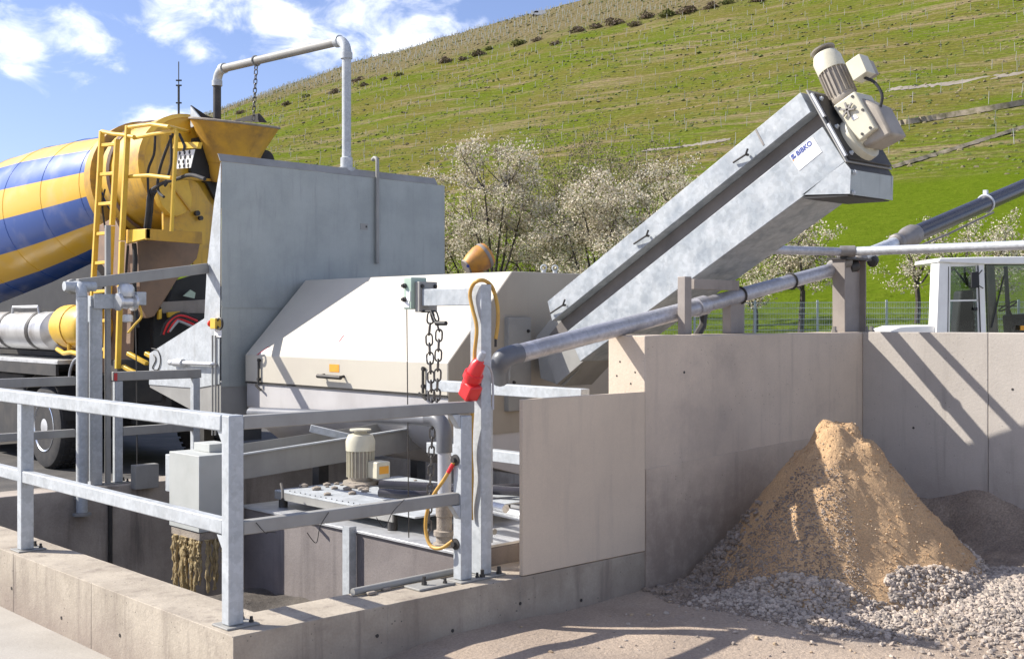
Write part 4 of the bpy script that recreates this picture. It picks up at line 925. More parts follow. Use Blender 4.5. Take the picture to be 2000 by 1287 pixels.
b = B(); b.box((1.56, 3.05, .956), (1.74, 3.30, 1.02)); b.build('flange', M['pale_grey_paint'], bx, bevel=.003)
b = B(); b.box((1.40, 2.91, .30), (1.73, 3.37, .368)); b.build('crusted_rim', M['cement_crust'], bx, bevel=.01)
sb_ = thing('side_box', 'smaller bluish galvanised box with pale right side, tucked behind the outlet box', 'box', (1.75, 3.6, .5))
b = B(); b.box((1.50, 3.383, .60), (1.75, 3.66, .90)); b.build('box', M['galvanised'], sb_, bevel=.004)
b = B(); q0, q1 = P(257, 912, Y=5.58), P(303, 950, Y=5.58); b.box((q0.x, 5.50, q1.z), (q1.x, 5.599, q0.z + .02)); tag(b.build('wall_box', M['dull_galv'], bevel=.004), 'low grey metal box fixed to the pit wall near the gate bow', 'box')
# dried sludge hanging in strings below the outlet box
slb = B()
for k in range(52):
    side = 1 if k % 5 == 0 else 0
    x, y = (1.40 + rnd.uniform(-.015, .04), 2.92 + rnd.random() * .44) if side == 0 else (1.42 + rnd.random() * .28, 2.92 + rnd.uniform(-.02, .05))
    Lk = rnd.uniform(.15, .52) * (1.0 if abs(y - 3.12) < .16 else .8); n = 13; z0 = .31; ps = []; rs = []
    for i in range(n + 1):
        f = i / n; ps.append(Vector((x + .006 * math.sin(9 * f + k), y + .006 * math.cos(7 * f + k * 2), z0 - Lk * f))); rs.append(max(.004, (.012 + .0085 * math.sin(k * 3 + i * 2.1)) * (1 - .35 * f)))
    slb.tube(ps, rs, 6)
tag(slb.build('dried_sludge', M['sludge']), 'strings of dried brown sludge hanging under the square outlet box', 'sludge', kind='stuff')

# riser with elbow
rp = thing('pump_riser', 'upright light grey plastic pipe with dark elbow behind the railing end post', 'pipe', (1.88, .55, .53))
xr, yr = 1.86, .56; zt = 1.24
b = B(); b.tube([(xr, yr, .62), (xr, yr, zt)], .044, 16); b.build('pipe', M['pvc_pale'], rp)
e = arc((xr, yr + .10, zt), (0, -.10, 0), (0, 0, .11), 0, 90, 8); b = B(); b.tube([(xr, yr, zt - .1)] + e + [(xr, yr + .16, zt + .11)], .052, 16); b.build('elbow', M['pvc_grey'], rp)
b = B(); b.tube([(xr, yr + .16, zt + .10), (xr, 2.93, zt + .02)], .044, 14); b.build('dark_pipe', M['pvc_grey'], rp)
b = B(); b.lathe([(.06, 0), (.075, .01), (.075, .03), (.055, .035), (.055, .075), (.07, .08), (.07, .11), (.05, .115), (.05, .20), (.056, .205), (.056, .30), (.047, .31)], (xr, yr, .525), (0, 0, 1), 18); b.build('coupling', M['cement_crust'], rp)
for z in (.78, .86): 
    b = B(); b.torus((xr, yr, z), (0, 0, 1), .046, .006, 18, 6); b.build('clip', M['coupling'], rp)
# loose things on the plinth
b = B(); b.box((1.30, .12, .401), (1.58, .27, .414)); pp = tag(b.build('cover_plate', M['dull_galv'], bevel=.003), 'flat rusty plate with studs lying on the plinth beside the railing end post', 'plate')
bolt(pp, (1.40, .20, .414), .012, .05); bolt(pp, (1.52, .15, .414), .010, .03)
b = B(); b.tube([(.95, .30, .425), (1.75, .33, .425)], .022, 10); tag(b.build('steel_tube', M['dull_galv']), 'short grey tube lying along the inner edge of the plinth', 'pipe')
for k, (x, y) in enumerate(((1.02, .24), (1.15, .27))):
    b = B(); b.box((x, y, .401), (x + .06, y + .03, .42)); tag(b.build('cement_scrap', M['cement_crust'], bevel=.006), ('flat cement scrap on the plinth, nearer the corner post', 'flat cement scrap on the plinth, nearer the cover plate')[k], 'scrap', 'cement scraps on the plinth')
# beams behind the socket post
for k, (z, nm) in enumerate(((1.50, 'upper bright galvanised beam behind the socket post at panel height'), (.99, 'lower bright galvanised beam seen between socket post and beige panel'))):
    b = B(); b.box((3.08, .50 if k == 0 else .45, z - .085), (3.17, 2.24, z)); tag(b.build('frame_beam', M['galvanised'], bevel=.004), nm, 'beam', 'beams of the pit frame')
for k, (x, z, r, m_) in enumerate(((2.3, .74, .03, 'pipe_white'), (2.5, .66, .035, 'pipe_white'), (2.2, .60, .02, 'dull_galv'))):
    b = B(); b.tube([(x, .45, z), (x + .05, .93, z)], r, 10); tag(b.build('service_pipe', M[m_]), ('upper white service pipe low behind the socket post', 'thickest white service pipe low behind the socket post', 'thin grey service pipe low behind the socket post')[k], 'pipe', 'service pipes behind the socket post')

# ------------------------------------------------------------------ socket post with control box, crank and chain
cp = thing('control_post', 'tall galvanised post with side arm carrying the control box', 'post', (1.86, .2, .4))
PX, PY = 1.82, .157
b = B(); b.box((PX, PY, .415), (PX + .085, PY + .105, 2.215)); b.build('post', M['galvanised'], cp, bevel=.005)
b = B(); b.box((PX - .04, PY - .05, .4), (PX + .16, PY + .15, .413)); b.build('base_plate', M['dull_galv'], cp, bevel=.003)
for dx, dy in ((-.02, -.03), (.12, -.03), (.12, .13)): bolt(cp, (PX + dx, PY + dy, .413), .013, .045)
b = B(); b.box((PX + .09, PY + .02, .60), (PX + .115, PY + .05, 1.45)); b.build('cable_duct', M['galvanised'], cp, bevel=.003)
b = B(); b.box((PX + .008, PY + .107, 2.085), (PX + .075, .75, 2.195)); b.build('arm', M['spangle_plate'], cp, bevel=.004)
b = B(); b.box((PX - .012, .752, 2.045), (PX + .14, .80, 2.245)); b.build('bracket', M['dull_galv'], cp, bevel=.004)
for dx, dz in ((.01, 2.235), (.12, 2.235)): bolt(cp, (PX + dx, .751, dz - .02), .010, .014, (0, -1, 0))
q0, q1 = P(792, 542, X=PX - .04), P(818, 604, X=PX - .04)
cb = thing('control_box', 'pale green control box with two switches on the arm of the tall post', 'switch box', (PX + .04, .88, q1.z))
b = B(); b.box((PX - .04, .802, q1.z), (PX + .09, q0.y + .02, q0.z)); b.build('box', M['signal_green'], cb, bevel=.006)
for dz, mm in ((.065, 'dark_steel'), (.155, 'dark_steel')):
    b = B(); b.lathe([(.017, 0), (.017, .015), (.010, .016), (.010, .03)], (PX - .041, .865, q1.z + dz), (-1, 0, 0), 12); b.build('switch', M[mm], cb)
b = B(); b.box((PX - .044, .82, q1.z + .012), (PX - .041, .945, q1.z + .05)); b.build('white_label', M['white_print'], cb)
b = B(); b.box((PX - .044, .81, q1.z + .055), (PX - .041, .85, q1.z + .12)); b.build('white_label', M['white_print'], cb)
b = B(); b.tube([(PX + .0, .90, q1.z), (PX + .005, .885, .55)], .004, 6); tag(b.build('switch_wire', M['dark_steel']), 'thin straight wire hanging from the pale green control box', 'wire')
b = B(); k0 = Vector((PX + .02, .72, 2.05)); b.tube([k0 + Vector((0, .05, .0)), k0 + Vector((0, -.05, 0)), k0 + Vector((0, -.10, -.075)), k0 + Vector((0, -.20, -.078))], .009, 8)
b.cyl(k0 + Vector((0, -.10, -.078)), k0 + Vector((0, -.20, -.078)), .015, 10); b.build('crank', M['black'], cp)
hc = thing('hoist_chain', 'doubled steel chain hanging from the arm of the tall post to the plinth', 'chain', (PX + .03, .68, 2.04))
cx = PX + .03; ya, yb_ = P(838, 620, X=cx).y, P(853, 620, X=cx).y; ym = P(846, 800, X=cx).y
zt = 2.045; zj = P(846, 800, X=cx).z; ze = P(836, 1110, X=cx).z
hang_chain(hc, [(cx, ya - .02, zt), (cx, ya, zt - .15), (cx, ym + .01, zj)], .062, .040, .021, .0062)
hang_chain(hc, [(cx + .02, ya - .02, zt), (cx + .02, yb_, zt - .12), (cx + .02, ym - .01, zj)], .062, .040, .021, .0062)
hang_chain(hc, [(cx, ym, zj), (cx, P(838, 1000, X=cx).y, P(838, 1000, X=cx).z), (cx, P(836, 1110, X=cx).y, max(ze, .56))], .062, .038, .017, .0058)
# red three phase plug with its ochre cable
plg = P(919, 750, X=PX - .05)
pg = thing('power_plug', 'bright red power plug hanging on the tall post above the railing end', 'plug', plg)
axp = (P(930, 716, X=PX - .06) - P(905, 775, X=PX - .06)).normalized(); c0_ = P(908, 772, X=PX - .06)
b = B(); b.lathe([(.046, 0), (.05, .02), (.05, .08), (.062, .085), (.062, .125), (.05, .13), (.043, .20), (.024, .225)], c0_ + axp * .04, axp, 20); b.build('housing', M['red_plastic'], pg)
b = B(); q = axp.cross(Vector((1, 0, 0))).normalized(); b.fbox((c0_ + axp * .06, Vector((1, 0, 0)), q, axp), (-.05, -.075, -.06), (.05, .02, .045)); b.build('flap', M['red_plastic'], pg, bevel=.012)
b = B(); b.lathe([(.022, 0), (.026, .03), (.018, .06)], c0_ + axp * .262, axp, 12); b.build('gland', M['pvc_pale'], pg)
b = B(); b.tube(smooth_path([P(u, v, X=PX - .03 + dx) for u, v, dx in ((935, 722, -.02), (942, 711, -.02), (955, 716, .03), (962, 740, .11), (963, 800, .12))]), .007, 8); b.build('hanger_wire', M['pvc_pale'], pg)
cab = [(928, 722, -.04), (927, 690, -.035), (931, 640, -.03), (922, 600, -.03), (918, 575, -.03), (924, 556, -.03), (936, 548, -.02), (950, 550, .05), (963, 565, .13), (972, 600, .14), (972, 635, .14), (968, 662, .13)]
b = B(); b.tube(smooth_path([P(u, v, X=PX + dx) for u, v, dx in cab]), .0125, 10); cb_ = tag(b.build('power_cable', M['ochre_cable']), 'ochre cable looping over the head of the tall post to the red plug', 'cable')
b = B(); e0 = P(968, 662, X=PX + .13); b.tube([e0, e0 + Vector((0, 0, -.05))], .008, 8); b.build('loose_end', M['dark_steel'], cb_)
cab2 = [(923, 800, -.05), (920, 870, -.03), (922, 930, -.03), (920, 985, -.02), (921, 1015, -.02)]
b = B(); b.tube(smooth_path([P(u, v, X=PX + dx) for u, v, dx in cab2]), .012, 10); tag(b.build('cable_run', M['ochre_cable']), 'ochre cable running straight down the front of the tall post', 'cable')
hs2 = [(887, 902, 0), (868, 935, -.03), (846, 968, -.05), (833, 1005, -.06), (832, 1040, -.06), (842, 1066, -.06), (862, 1070, -.05), (884, 1056, -.0)]
xh_ = 1.63
b = B(); pth = smooth_path([P(u, v, X=xh_ + dx) for u, v, dx in hs2]); b.tube(pth, .0115, 10); hl = tag(b.build('link_hose', M['ochre_cable']), 'ochre hose bow hanging on the railing end post', 'hose')
b = B(); b.tube(pth[1:5], .0135, 10); b.build('red_sleeve', M['red_plastic'], hl)
for u, v in ((890, 898), (890, 1062)):
    c = P(u, v, X=1.636); b = B(); b.lathe([(.035, 0), (.035, .006), (.016, .008), (.016, .028)], c, (-1, 0, 0), 16); b.build('rosette', M['dark_steel'], hl)
# ------------------------------------------------------------------ mixer truck
XT = 4.5
tr_ = thing('mixer_truck', 'concrete mixer truck with a blue and yellow striped drum backed up to the hopper', 'truck', (XT, 12.5, 0))
da, db = Vector((XT, 9.55, 3.90)), Vector((XT, 18.2, 3.08)); dax = (db - da).normalized()
dprof = [(.60, 0), (.70, .25), (.80, .9), (.93, 1.9), (1.05, 3.0), (1.13, 4.2), (1.15, 5.4), (1.13, 6.4), (.98, 7.4), (.70, 8.3), (.30, 8.6)]
b = B(); b.lathe(dprof, (0, 0, 0), (0, 0, 1), 64)
dm = b.build('drum', M['drum_stripes'], at=(0, 0, 0)); dm.parent = tr_; dm.location = da - WL[tr_.name]; WL[dm.name] = da
dm.rotation_euler = dax.to_track_quat('Z', 'X').to_euler()
for h in (.9, 1.9, 3.0, 4.2, 5.4, 6.4):
    r = [p[0] for p in dprof if p[1] == h][0]; s = B(); s.torus((0, 0, h), (0, 0, 1), r - .004, .010, 64, 6)
    q = s.build('weld_seam', M['drum_stripes'], at=(0, 0, 0)); q.parent = dm; q.location = (0, 0, 0)
b = B(); b.lathe([(.74, .40), (.86, .41), (.86, .60), (.78, .61)], da, dax, 48, caps=False); b.build('roller_ring', M['yellow_worn'], tr_)
b = B(); b.lathe([(.66, -.75), (.72, -.70), (.74, -.2), (.77, .30)], da, dax, 40, caps=False); b.build('drum_mouth', M['yellow_paint'], tr_)
b = B(); b.lathe([(.665, -.74), (.45, -.76), (.0, -.76)], da, dax, 32, caps=False); b.build('mouth_hood', M['yellow_paint'], tr_)
b = B(); b.lathe([(.775, .02), (.80, .06), (.775, .10)], da, dax, 40, caps=False); b.build('hood_joint', M['chute_brown'], tr_)
b = B(); b.box((5.25, 8.9, .35), (5.6, 19.4, 2.3)); b.build('dark_frame_block', M['chassis'], tr_)  # dark box added as backing to close the view under the truck
b = B(); b.box((4.0, 9.3, .62), (5.2, 9.5, 2.4)); b.build('dark_frame_block', M['black'], tr_)
# chassis, axles, wheels
for x in (XT - .42, XT + .36):
    b = B(); b.box((x, 8.7, .80), (x + .08, 19.5, 1.08)); b.build('chassis_rail', M['chassis'], tr_)
b = B(); b.box((XT - 1.15, 9.1, 1.10), (XT + 1.15, 9.25, 1.30)); b.build('rear_beam', M['chassis'], tr_, bevel=.01)
b = B(); b.box((XT - .9, 10.9, 1.09), (XT + .9, 19.3, 1.28)); b.build('subframe', M['chassis'], tr_)
b = B(); b.box((XT - 1.0, 12.6, .55), (XT + 1.0, 14.6, 1.15)); b.build('side_tank', M['chassis'], tr_, bevel=.05)
b = B(); yb0 = P(86, 840, X=3.25).y + .78; b.box((3.28, yb0, .32), (3.9, yb0 + 1.9, 1.25)); b.build('dark_filler_box', M['chassis'], tr_, bevel=.03)  # dark box added to fill and shade the space behind the wheel
def wheel(x, y, out, r=.56, w=.30):
    s = -1 if out < 0 else 1
    t = B(); t.lathe([(r * .56, .0), (r * .80, -.012), (r * .95, .01), (r, .05), (r, w - .05), (r * .95, w - .01), (r * .8, w), (r * .56, w)], (x, y, r), (-s, 0, 0), 40)
    wl = t.build('wheel', M['rubber'], tr_)
    tr2 = B()
    for k in range(36):
        a = 2 * math.pi * k / 36; d = Vector((0, math.cos(a), math.sin(a)))
        for j in range(3):
            c = Vector((x - s * (.06 + j * .09), y, r)) + d * (r + .004); tr2.beam(c, c - Vector((s * .065, 0, 0)), .055, .016, up=d)
    tag(tr2.build('tread', M['rubber'], wl), kind='stuff')
    m = B(); m.lathe([(r * .60, -.008), (r * .58, -.012), (r * .55, .0), (r * .54, .025), (r * .48, .085)], (x, y, r), (-s, 0, 0), 32, caps=False); m.build('rim', M['chrome'], wl)
    m = B(); m.lathe([(r * .485, .082), (r * .40, .12), (r * .28, .10), (.02, .10)], (x, y, r), (-s, 0, 0), 32, caps=False); m.build('wheel_disc', M['alu'], wl)
    h = B(); h.lathe([(.14, .11), (.14, .03), (.11, .0), (.02, -.01)], (x, y, r), (-s, 0, 0), 20)
    for k in range(10):
        a = 2 * math.pi * k / 10; h.cyl((x - s * .12, y + .19 * math.cos(a), r + .19 * math.sin(a)), (x - s * .075, y + .19 * math.cos(a), r + .19 * math.sin(a)), .016, 6)
    h.build('hub', M['alu'], wl)
yw = P(86, 840, X=3.25).y
for y in (yw, yw + 3.4, yw + 6.0):
    wheel(3.25, y, -1); wheel(XT + 1.25, y, 1)
    b = B(); b.cyl((3.5, y, .56), (XT + 1.0, y, .56), .11, 12); b.build('axle', M['chassis'], tr_)
b = B(); pts = [(3.22, yw + .70 * math.cos(R(a)), .56 + .72 * math.sin(R(a))) for a in range(10, 171, 16)]
for a, e in zip(pts, pts[1:]):
    b.prism([a, e, (3.22, e[1], e[2] + .01), (3.22, a[1], a[2] + .01)], (.42, 0, 0))
b.build('mudguard', M['rubber'], tr_)
y0, y1 = P(124, 712, X=3.18).y, P(-60, 700, X=3.18).y; zt = P(60, 700, X=3.18).z
b = B(); b.box((3.10, y0, zt - .05), (3.62, y1, zt)); b.build('step_board', M['alu'], tr_, bevel=.004)
b = B(); b.box((3.10, y0 + .05, zt - .20), (3.14, y1, zt - .052)); b.build('step_skirt', M['chassis'], tr_)
# silver silencer and yellow air vessel
y0, y1 = P(108, 650, X=3.35).y, P(-70, 650, X=3.35).y; zc = P(50, 645, X=3.35).z; rc = .26
b = B(); b.lathe([(.14, -.16), (rc - .02, -.02), (rc, 0), (rc, y1 - y0), (.1, y1 - y0 + .1)], (3.40, y0, zc), (0, 1, 0), 28); sl_ = b.build('silencer', M['silver_tank'], tr_)
for f in (.12, .42, .75):
    y = y0 + (y1 - y0) * f; b = B(); b.lathe([(rc + .008, 0), (rc + .008, .10)], (3.40, y, zc), (0, 1, 0), 28, caps=False); b.build('strap', M['dark_steel'], sl_)
b = B(); b.lathe([(.10, 0), (.24, -.35)], (3.42, y0 + .0, zc - .02), (0, 1, 0), 20); b.build('tail_cone', M['chute_brown'], tr_)
b = B(); hh = P(50, 605, X=3.3); b.tube([hh + Vector((0, .5, -.1)), hh + Vector((0, .45, .04)), hh + Vector((0, -.45, .04)), hh + Vector((0, -.5, -.1))], .02, 8); b.build('grab_handle', M['alu'], tr_)
ya, yb_ = P(172, 640, X=3.30).y, P(112, 640, X=3.30).y; zc2 = P(142, 638, X=3.30).z
b = B(); b.lathe([(.08, -.05), (.2, -.02), (.27, .06), (.285, .14), (.285, yb_ - ya - .12), (.26, yb_ - ya - .05), (.18, yb_ - ya + .02), (.05, yb_ - ya + .04)], (3.42, ya, zc2), (0, 1, 0), 30); av = b.build('air_vessel', M['ladder_yellow'], tr_)
b = B(); b.torus((3.42, (ya + yb_) / 2, zc2), (0, 1, 0), .288, .008, 32, 6); b.build('band', M['yellow_worn'], av)
b = B(); b.cyl((3.42, ya + .15, zc2 + .27), (3.42, ya + .15, zc2 + .40), .03, 10); b.cyl((3.36, ya + .15, zc2 + .40), (3.55, ya + .15, zc2 + .40), .04, 10); b.build('valve_stub', M['chute_brown'], av)
b = B(); b.tube([P(u, v, X=3.2) for u, v in ((112, 682), (125, 690), (140, 688), (158, 692))], .03, 8); b.tube([P(135, 668, X=3.25), P(135, 690, X=3.25)], .025, 8); b.build('brass_pipe', M['ladder_yellow'], av)
# dark blocks and plate below the drum
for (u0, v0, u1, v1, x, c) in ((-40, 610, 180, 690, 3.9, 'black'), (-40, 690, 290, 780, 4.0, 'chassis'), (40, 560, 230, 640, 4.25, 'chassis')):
    a, e = P(u0, v0, X=x), P(u1, v1, X=x); b = B(); b.box((x, min(a.y, e.y), min(a.z, e.z)), (x + .3, max(a.y, e.y), max(a.z, e.z))); b.build('dark_frame_block', M[c], tr_, bevel=.02)
b = B(); b.prism([P(u, v, X=3.50) for u, v in ((-70, 628), (0, 592), (100, 552), (180, 514), (200, 540), (200, 640), (-70, 652))], (.12, 0, 0)); b.build('dark_drum_plate', M['black'], tr_)  # black plate added to keep the area under the drum dark
# rear cradle plates in yellow
YR = 8.72
for x in (3.62, 5.32):
    b = B(); pl = [(8.75, 1.3), (9.6, 1.3), (10.6, 1.3), (9.9, 2.6), (9.75, 3.2), (9.2, 3.3), (8.8, 2.9), (8.7, 2.2)]
    b.prism([(x, y, z) for y, z in pl], (.05, 0, 0)); b.build('cradle_plate', M['chute_brown'], tr_, bevel=.01)
b = B(); b.prism([P(u, v, Y=YR) for u, v in ((318, 352), (352, 345), (385, 356), (408, 392), (432, 420), (432, 560), (395, 545), (352, 470), (320, 470))], (0, .05, 0)); b.build('rear_plate', M['yellow_paint'], tr_, bevel=.004)
b = B(); b.prism([P(u, v, Y=YR - .14) for u, v in ((303, 368), (330, 355), (368, 350), (376, 385), (374, 405), (362, 417), (345, 424), (330, 418), (316, 402))], (0, .13, 0)); fl = b.build('flap', M['ladder_yellow'], tr_, bevel=.01)
b = B(); b.beam(P(335, 362, Y=YR - .155), P(372, 412, Y=YR - .155), .02, .03, up=(0, 1, 0)); b.build('flap_rib', M['yellow_worn'], fl)
b = B(); c = P(383, 417, Y=YR - .03); b.cyl(c, c + Vector((0, -.05, 0)), .035, 10); b.cyl(c + Vector((.05, 0, -.06)), c + Vector((.05, -.05, -.06)), .03, 10); b.build('pivot', M['dark_steel'], tr_)
# collecting chute
b = B(); b.prism([P(u, v, Y=YR - .22) for u, v in ((268, 470), (392, 472), (385, 505), (345, 548), (302, 618), (288, 622), (276, 600))], (0, .30, 0)); b.build('collecting_chute', M['chute_brown'], tr_, bevel=.012)
b = B(); b.prism([P(u, v, Y=YR - .05) for u, v in ((345, 548), (398, 530), (432, 560), (432, 600), (380, 590), (325, 600))], (0, .05, 0)); b.build('chute_back', M['black'], tr_)
b = B(); b.prism([P(u, v, Y=YR - .1) for u, v in ((310, 590), (402, 585), (402, 612), (318, 612))], (0, .1, 0)); b.build('rear_bar', M['weathered_beam'], tr_, bevel=.005)
b = B(); b.prism([P(u, v, Y=YR - .12) for u, v in ((300, 612), (402, 612), (402, 640), (300, 690))], (0, .1, 0)); b.build('rear_panel', M['black'], tr_)
b = B(); b.prism([P(u, v, Y=YR - .16) for u, v in ((358, 578), (372, 566), (382, 572), (380, 583))], (0, .02, 0)); b.build('rag', M['signal_green'], tr_)
for k, cname in enumerate(('rubber', 'red_plastic', 'rubber', 'red_plastic', 'pvc_pale')):
    b = B(); o = .012 * k; b.tube(smooth_path([P(315 + 4 * k, 655 - 2 * k, Y=YR - .30 - o), P(325 + 5 * k, 630, Y=YR - .34 - o), P(352, 612 + 4 * k, Y=YR - .34), P(385, 622 + 5 * k, Y=YR - .30)]), .018, 8); b.build('coiled_hose', M[cname], tr_)
b = B(); b.prism([P(u, v, Y=YR - .2) for u, v in ((310, 606), (316, 603), (316, 622), (310, 624))], (0, .05, 0)); b.prism([P(u, v, Y=YR - .2) for u, v in ((328, 610), (352, 608), (350, 616), (330, 620))], (0, .05, 0)); b.build('marker', M['ladder_yellow'], tr_)
b = B(); b.box((XT - 1.1, YR - .1, .95), (XT - .5, YR + .1, 1.5)); b.build('lamp_box', M['chassis'], tr_, bevel=.02)
for u, v in ((240, 715), (285, 690), (250, 690)):
    c = P(u, v, X=3.4); b = B(); b.beam(c, c + Vector((.1, -.3, -.12)), .06, .05); b.build('bracket', M['ladder_yellow'], tr_, bevel=.01)
# small platform
b = B(); ZP = 0; b.prism([P(u, v, X=3.42) for u, v in ((246, 449), (286, 447), (286, 456 + 10), (246, 476))], (.05, 0, 0)); b.build('platform_side', M['ladder_yellow'], tr_, bevel=.004)
pp0 = P(286, 447, X=3.42); b = B(); b.prism([(3.42, pp0.y, pp0.z), (4.15, pp0.y, pp0.z), (4.15, pp0.y, pp0.z - .15), (3.42, pp0.y, pp0.z - .13)], (0, .03, 0)); b.build('platform_front', M['yellow_worn'], tr_, bevel=.004)
pe0 = P(246, 449, X=3.42); b = B(); b.prism([(3.43, pp0.y + .035, pp0.z - .01), (4.15, pp0.y + .035, pp0.z - .01), (4.15, pe0.y, pe0.z - .01), (3.43, pe0.y, pe0.z - .01)], (0, 0, -.03)); b.build('platform_floor', M['chute_brown'], tr_)
# ladder and guard bars
XLd = 3.36
def bar(px, r=.024, x=XLd, mt='ladder_yellow', nm='ladder_rail'):
    b = B(); b.tube([P(u, v, X=x) for u, v in px], r, 8); return b.build(nm, M[mt], tr_)
def flat(u0, v0, u1, v1, w=.028, dpt=.06, x=XLd, nm='ladder_rail'):
    b = B(); b.beam(P(u0, v0, X=x), P(u1, v1, X=x), w, dpt, up=(1, 0, 0)); return b.build(nm, M['ladder_yellow'], tr_, bevel=.004)
ld = flat(199, 256, 182, 560, .05); flat(182, 562, 176, 706, .05)
flat(229, 272, 219, 440, .05); flat(219, 442, 207, 700, .05)
for k, v in enumerate((283, 340, 398, 456, 513, 569, 627, 683)):
    f = (v - 256) / 450; ul = 199 - 22 * f; b = B(); b.beam(P(ul + 2, v + 1, X=XLd + .01), P(ul + 29, v - 1, X=XLd + .01), .05, .04, up=(0, 0, 1)); b.build('rung', M['ladder_yellow'], tr_, bevel=.004)
flat(250, 246, 238, 470, .05, nm='guard_post'); flat(238, 472, 230, 720, .05, nm='guard_post')
bar([(199, 257), (222, 262), (244, 264), (262, 268)], nm='guard_bar'); bar([(250, 249), (296, 243), (330, 248)], nm='guard_bar')
XG = 3.42; bar([(250, 345), (292, 343), (335, 348)], x=XG, nm='guard_bar'); bar([(262, 270), (300, 262), (343, 256)], x=XG, nm='guard_bar')
b = B(); b.tube([P(330, 248, X=XLd), P(372, 258, Y=9.0)], .022, 8); b.build('guard_bar', M['ladder_yellow'], tr_)
bar([(345, 256), (340, 348), (335, 452)], x=XG + .0, nm='guard_post')
b = B(); b.tube([P(335, 348, X=XG), P(415, 352, Y=8.75)], .018, 8); b.build('guard_bar', M['yellow_worn'], tr_)
# perforated guard plate
b = B(); b.prism([P(u, v, X=3.62) for u, v in ((340, 278), (388, 278), (385, 290), (337, 290))], (.05, 0, 0)); b.build('bracket_plate', M['ladder_yellow'], tr_)
gpx = [P(u, v, X=3.60) for u, v in ((347, 296), (380, 292), (372, 328), (344, 330))]
b = B(); b.prism(gpx, (.008, 0, 0)); gp = b.build('perforated_guard', M['white_paint'], tr_)
for i in range(3):
    for j in range(4):
        f, g = (i + .5 + .3 * (j % 2)) / 3.4, (j + .5) / 4
        p = (gpx[0] * (1 - f) + gpx[1] * f) * (1 - g) + (gpx[3] * (1 - f) + gpx[2] * f) * g
        b = B(); b.lathe([(.024, 0), (.024, .002)], p + Vector((-.001, 0, 0)), (-1, 0, 0), 8); b.build('hole', M['black'], gp)
# funnel
fc = P(455, 243, Y=8.55); fx = fc.x
FN = Vector((.0, -.16, 1)).normalized(); fz = fc.z
fo = Vector((fx, 8.60, fz - .62))
b = B(); b.lathe([(.26, -.15), (.30, .05), (.40, .30), (.57, .62), (.585, .64), (.57, .645), (.39, .31), (.25, .02)], fo, FN, 40, caps=False); fu = b.build('funnel', M['yellow_worn'], tr_)
b = B(); b.torus(fo + FN * .635, FN, .578, .016, 40, 6); b.build('funnel_rim', M['cement_crust'], fu)
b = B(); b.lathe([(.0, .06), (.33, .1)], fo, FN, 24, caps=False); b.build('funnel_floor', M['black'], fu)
ws = [P(u, v, Y=8.95) for u, v in ((374, 206), (404, 226), (432, 236), (470, 236), (470, 250), (374, 250))]
b = B(); b.prism(ws, (0, .03, 0)); b.build('splash_wing', M['rubber'], fu)
b = B(); b.prism([P(u, v, X=fx - .50) for u, v in ((372, 208), (397, 238), (372, 250))], (.02, 0, 0)); b.build('splash_wing', M['galvanised'], fu)
b = B(); b.prism([P(u, v, X=fx + .2) for u, v in ((455, 236), (520, 240), (505, 222), (480, 228))], (.02, 0, 0)); b.build('splash_wing', M['rubber'], fu)
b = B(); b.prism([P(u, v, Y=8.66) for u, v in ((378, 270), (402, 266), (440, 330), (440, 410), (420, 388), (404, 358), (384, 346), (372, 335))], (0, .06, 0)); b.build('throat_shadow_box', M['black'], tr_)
c = P(521, 312, Y=8.4); b = B(); b.lathe([(.08, 0), (.13, .02), (.13, .16), (.08, .18)], c, (0, 1, 0), 20); b.build('roller', M['rubber'], tr_)
# hoses
for k, (pxs, r, x) in enumerate((([(303, 262), (301, 300), (290, 330), (289, 362), (291, 400), (284, 445)], .016, 3.55), ([(338, 262), (322, 300), (310, 340), (309, 372), (320, 385)], .017, 3.52),
                                ([(333, 265), (334, 320), (322, 362), (330, 350)], .016, 3.5), ([(300, 372), (294, 385), (292, 410), (288, 446)], .045, 3.60), ([(298, 370), (318, 358), (345, 350), (372, 342), (400, 350)], .022, 3.50),
                                ([(350, 262), (360, 285), (358, 295)], .016, 3.5), ([(205, 370), (200, 400), (205, 445)], .012, 3.42), ([(262, 476), (264, 510), (262, 560), (268, 640)], .03, 3.50), ([(250, 480), (246, 540), (248, 600)], .016, 3.48),
                                ([(180, 700), (150, 700), (138, 720), (135, 745)], .018, 3.2))):
    b = B(); b.tube(smooth_path([P(u, v, X=x) for u, v in pxs]), r, 8); b.build('hose', M['rubber' if k not in (9,) else 'pvc_pale'], tr_)
# simple cab at the far end
b = B(); b.box((XT - 1.22, 19.6, .75), (XT + 1.22, 21.6, 3.0)); cabt = b.build('cab', M['ladder_yellow'], tr_, bevel=.12)
b = B(); b.box((XT - 1.226, 20.2, 1.9), (XT - 1.222, 21.2, 2.7)); b.build('side_window', M['black'], cabt)

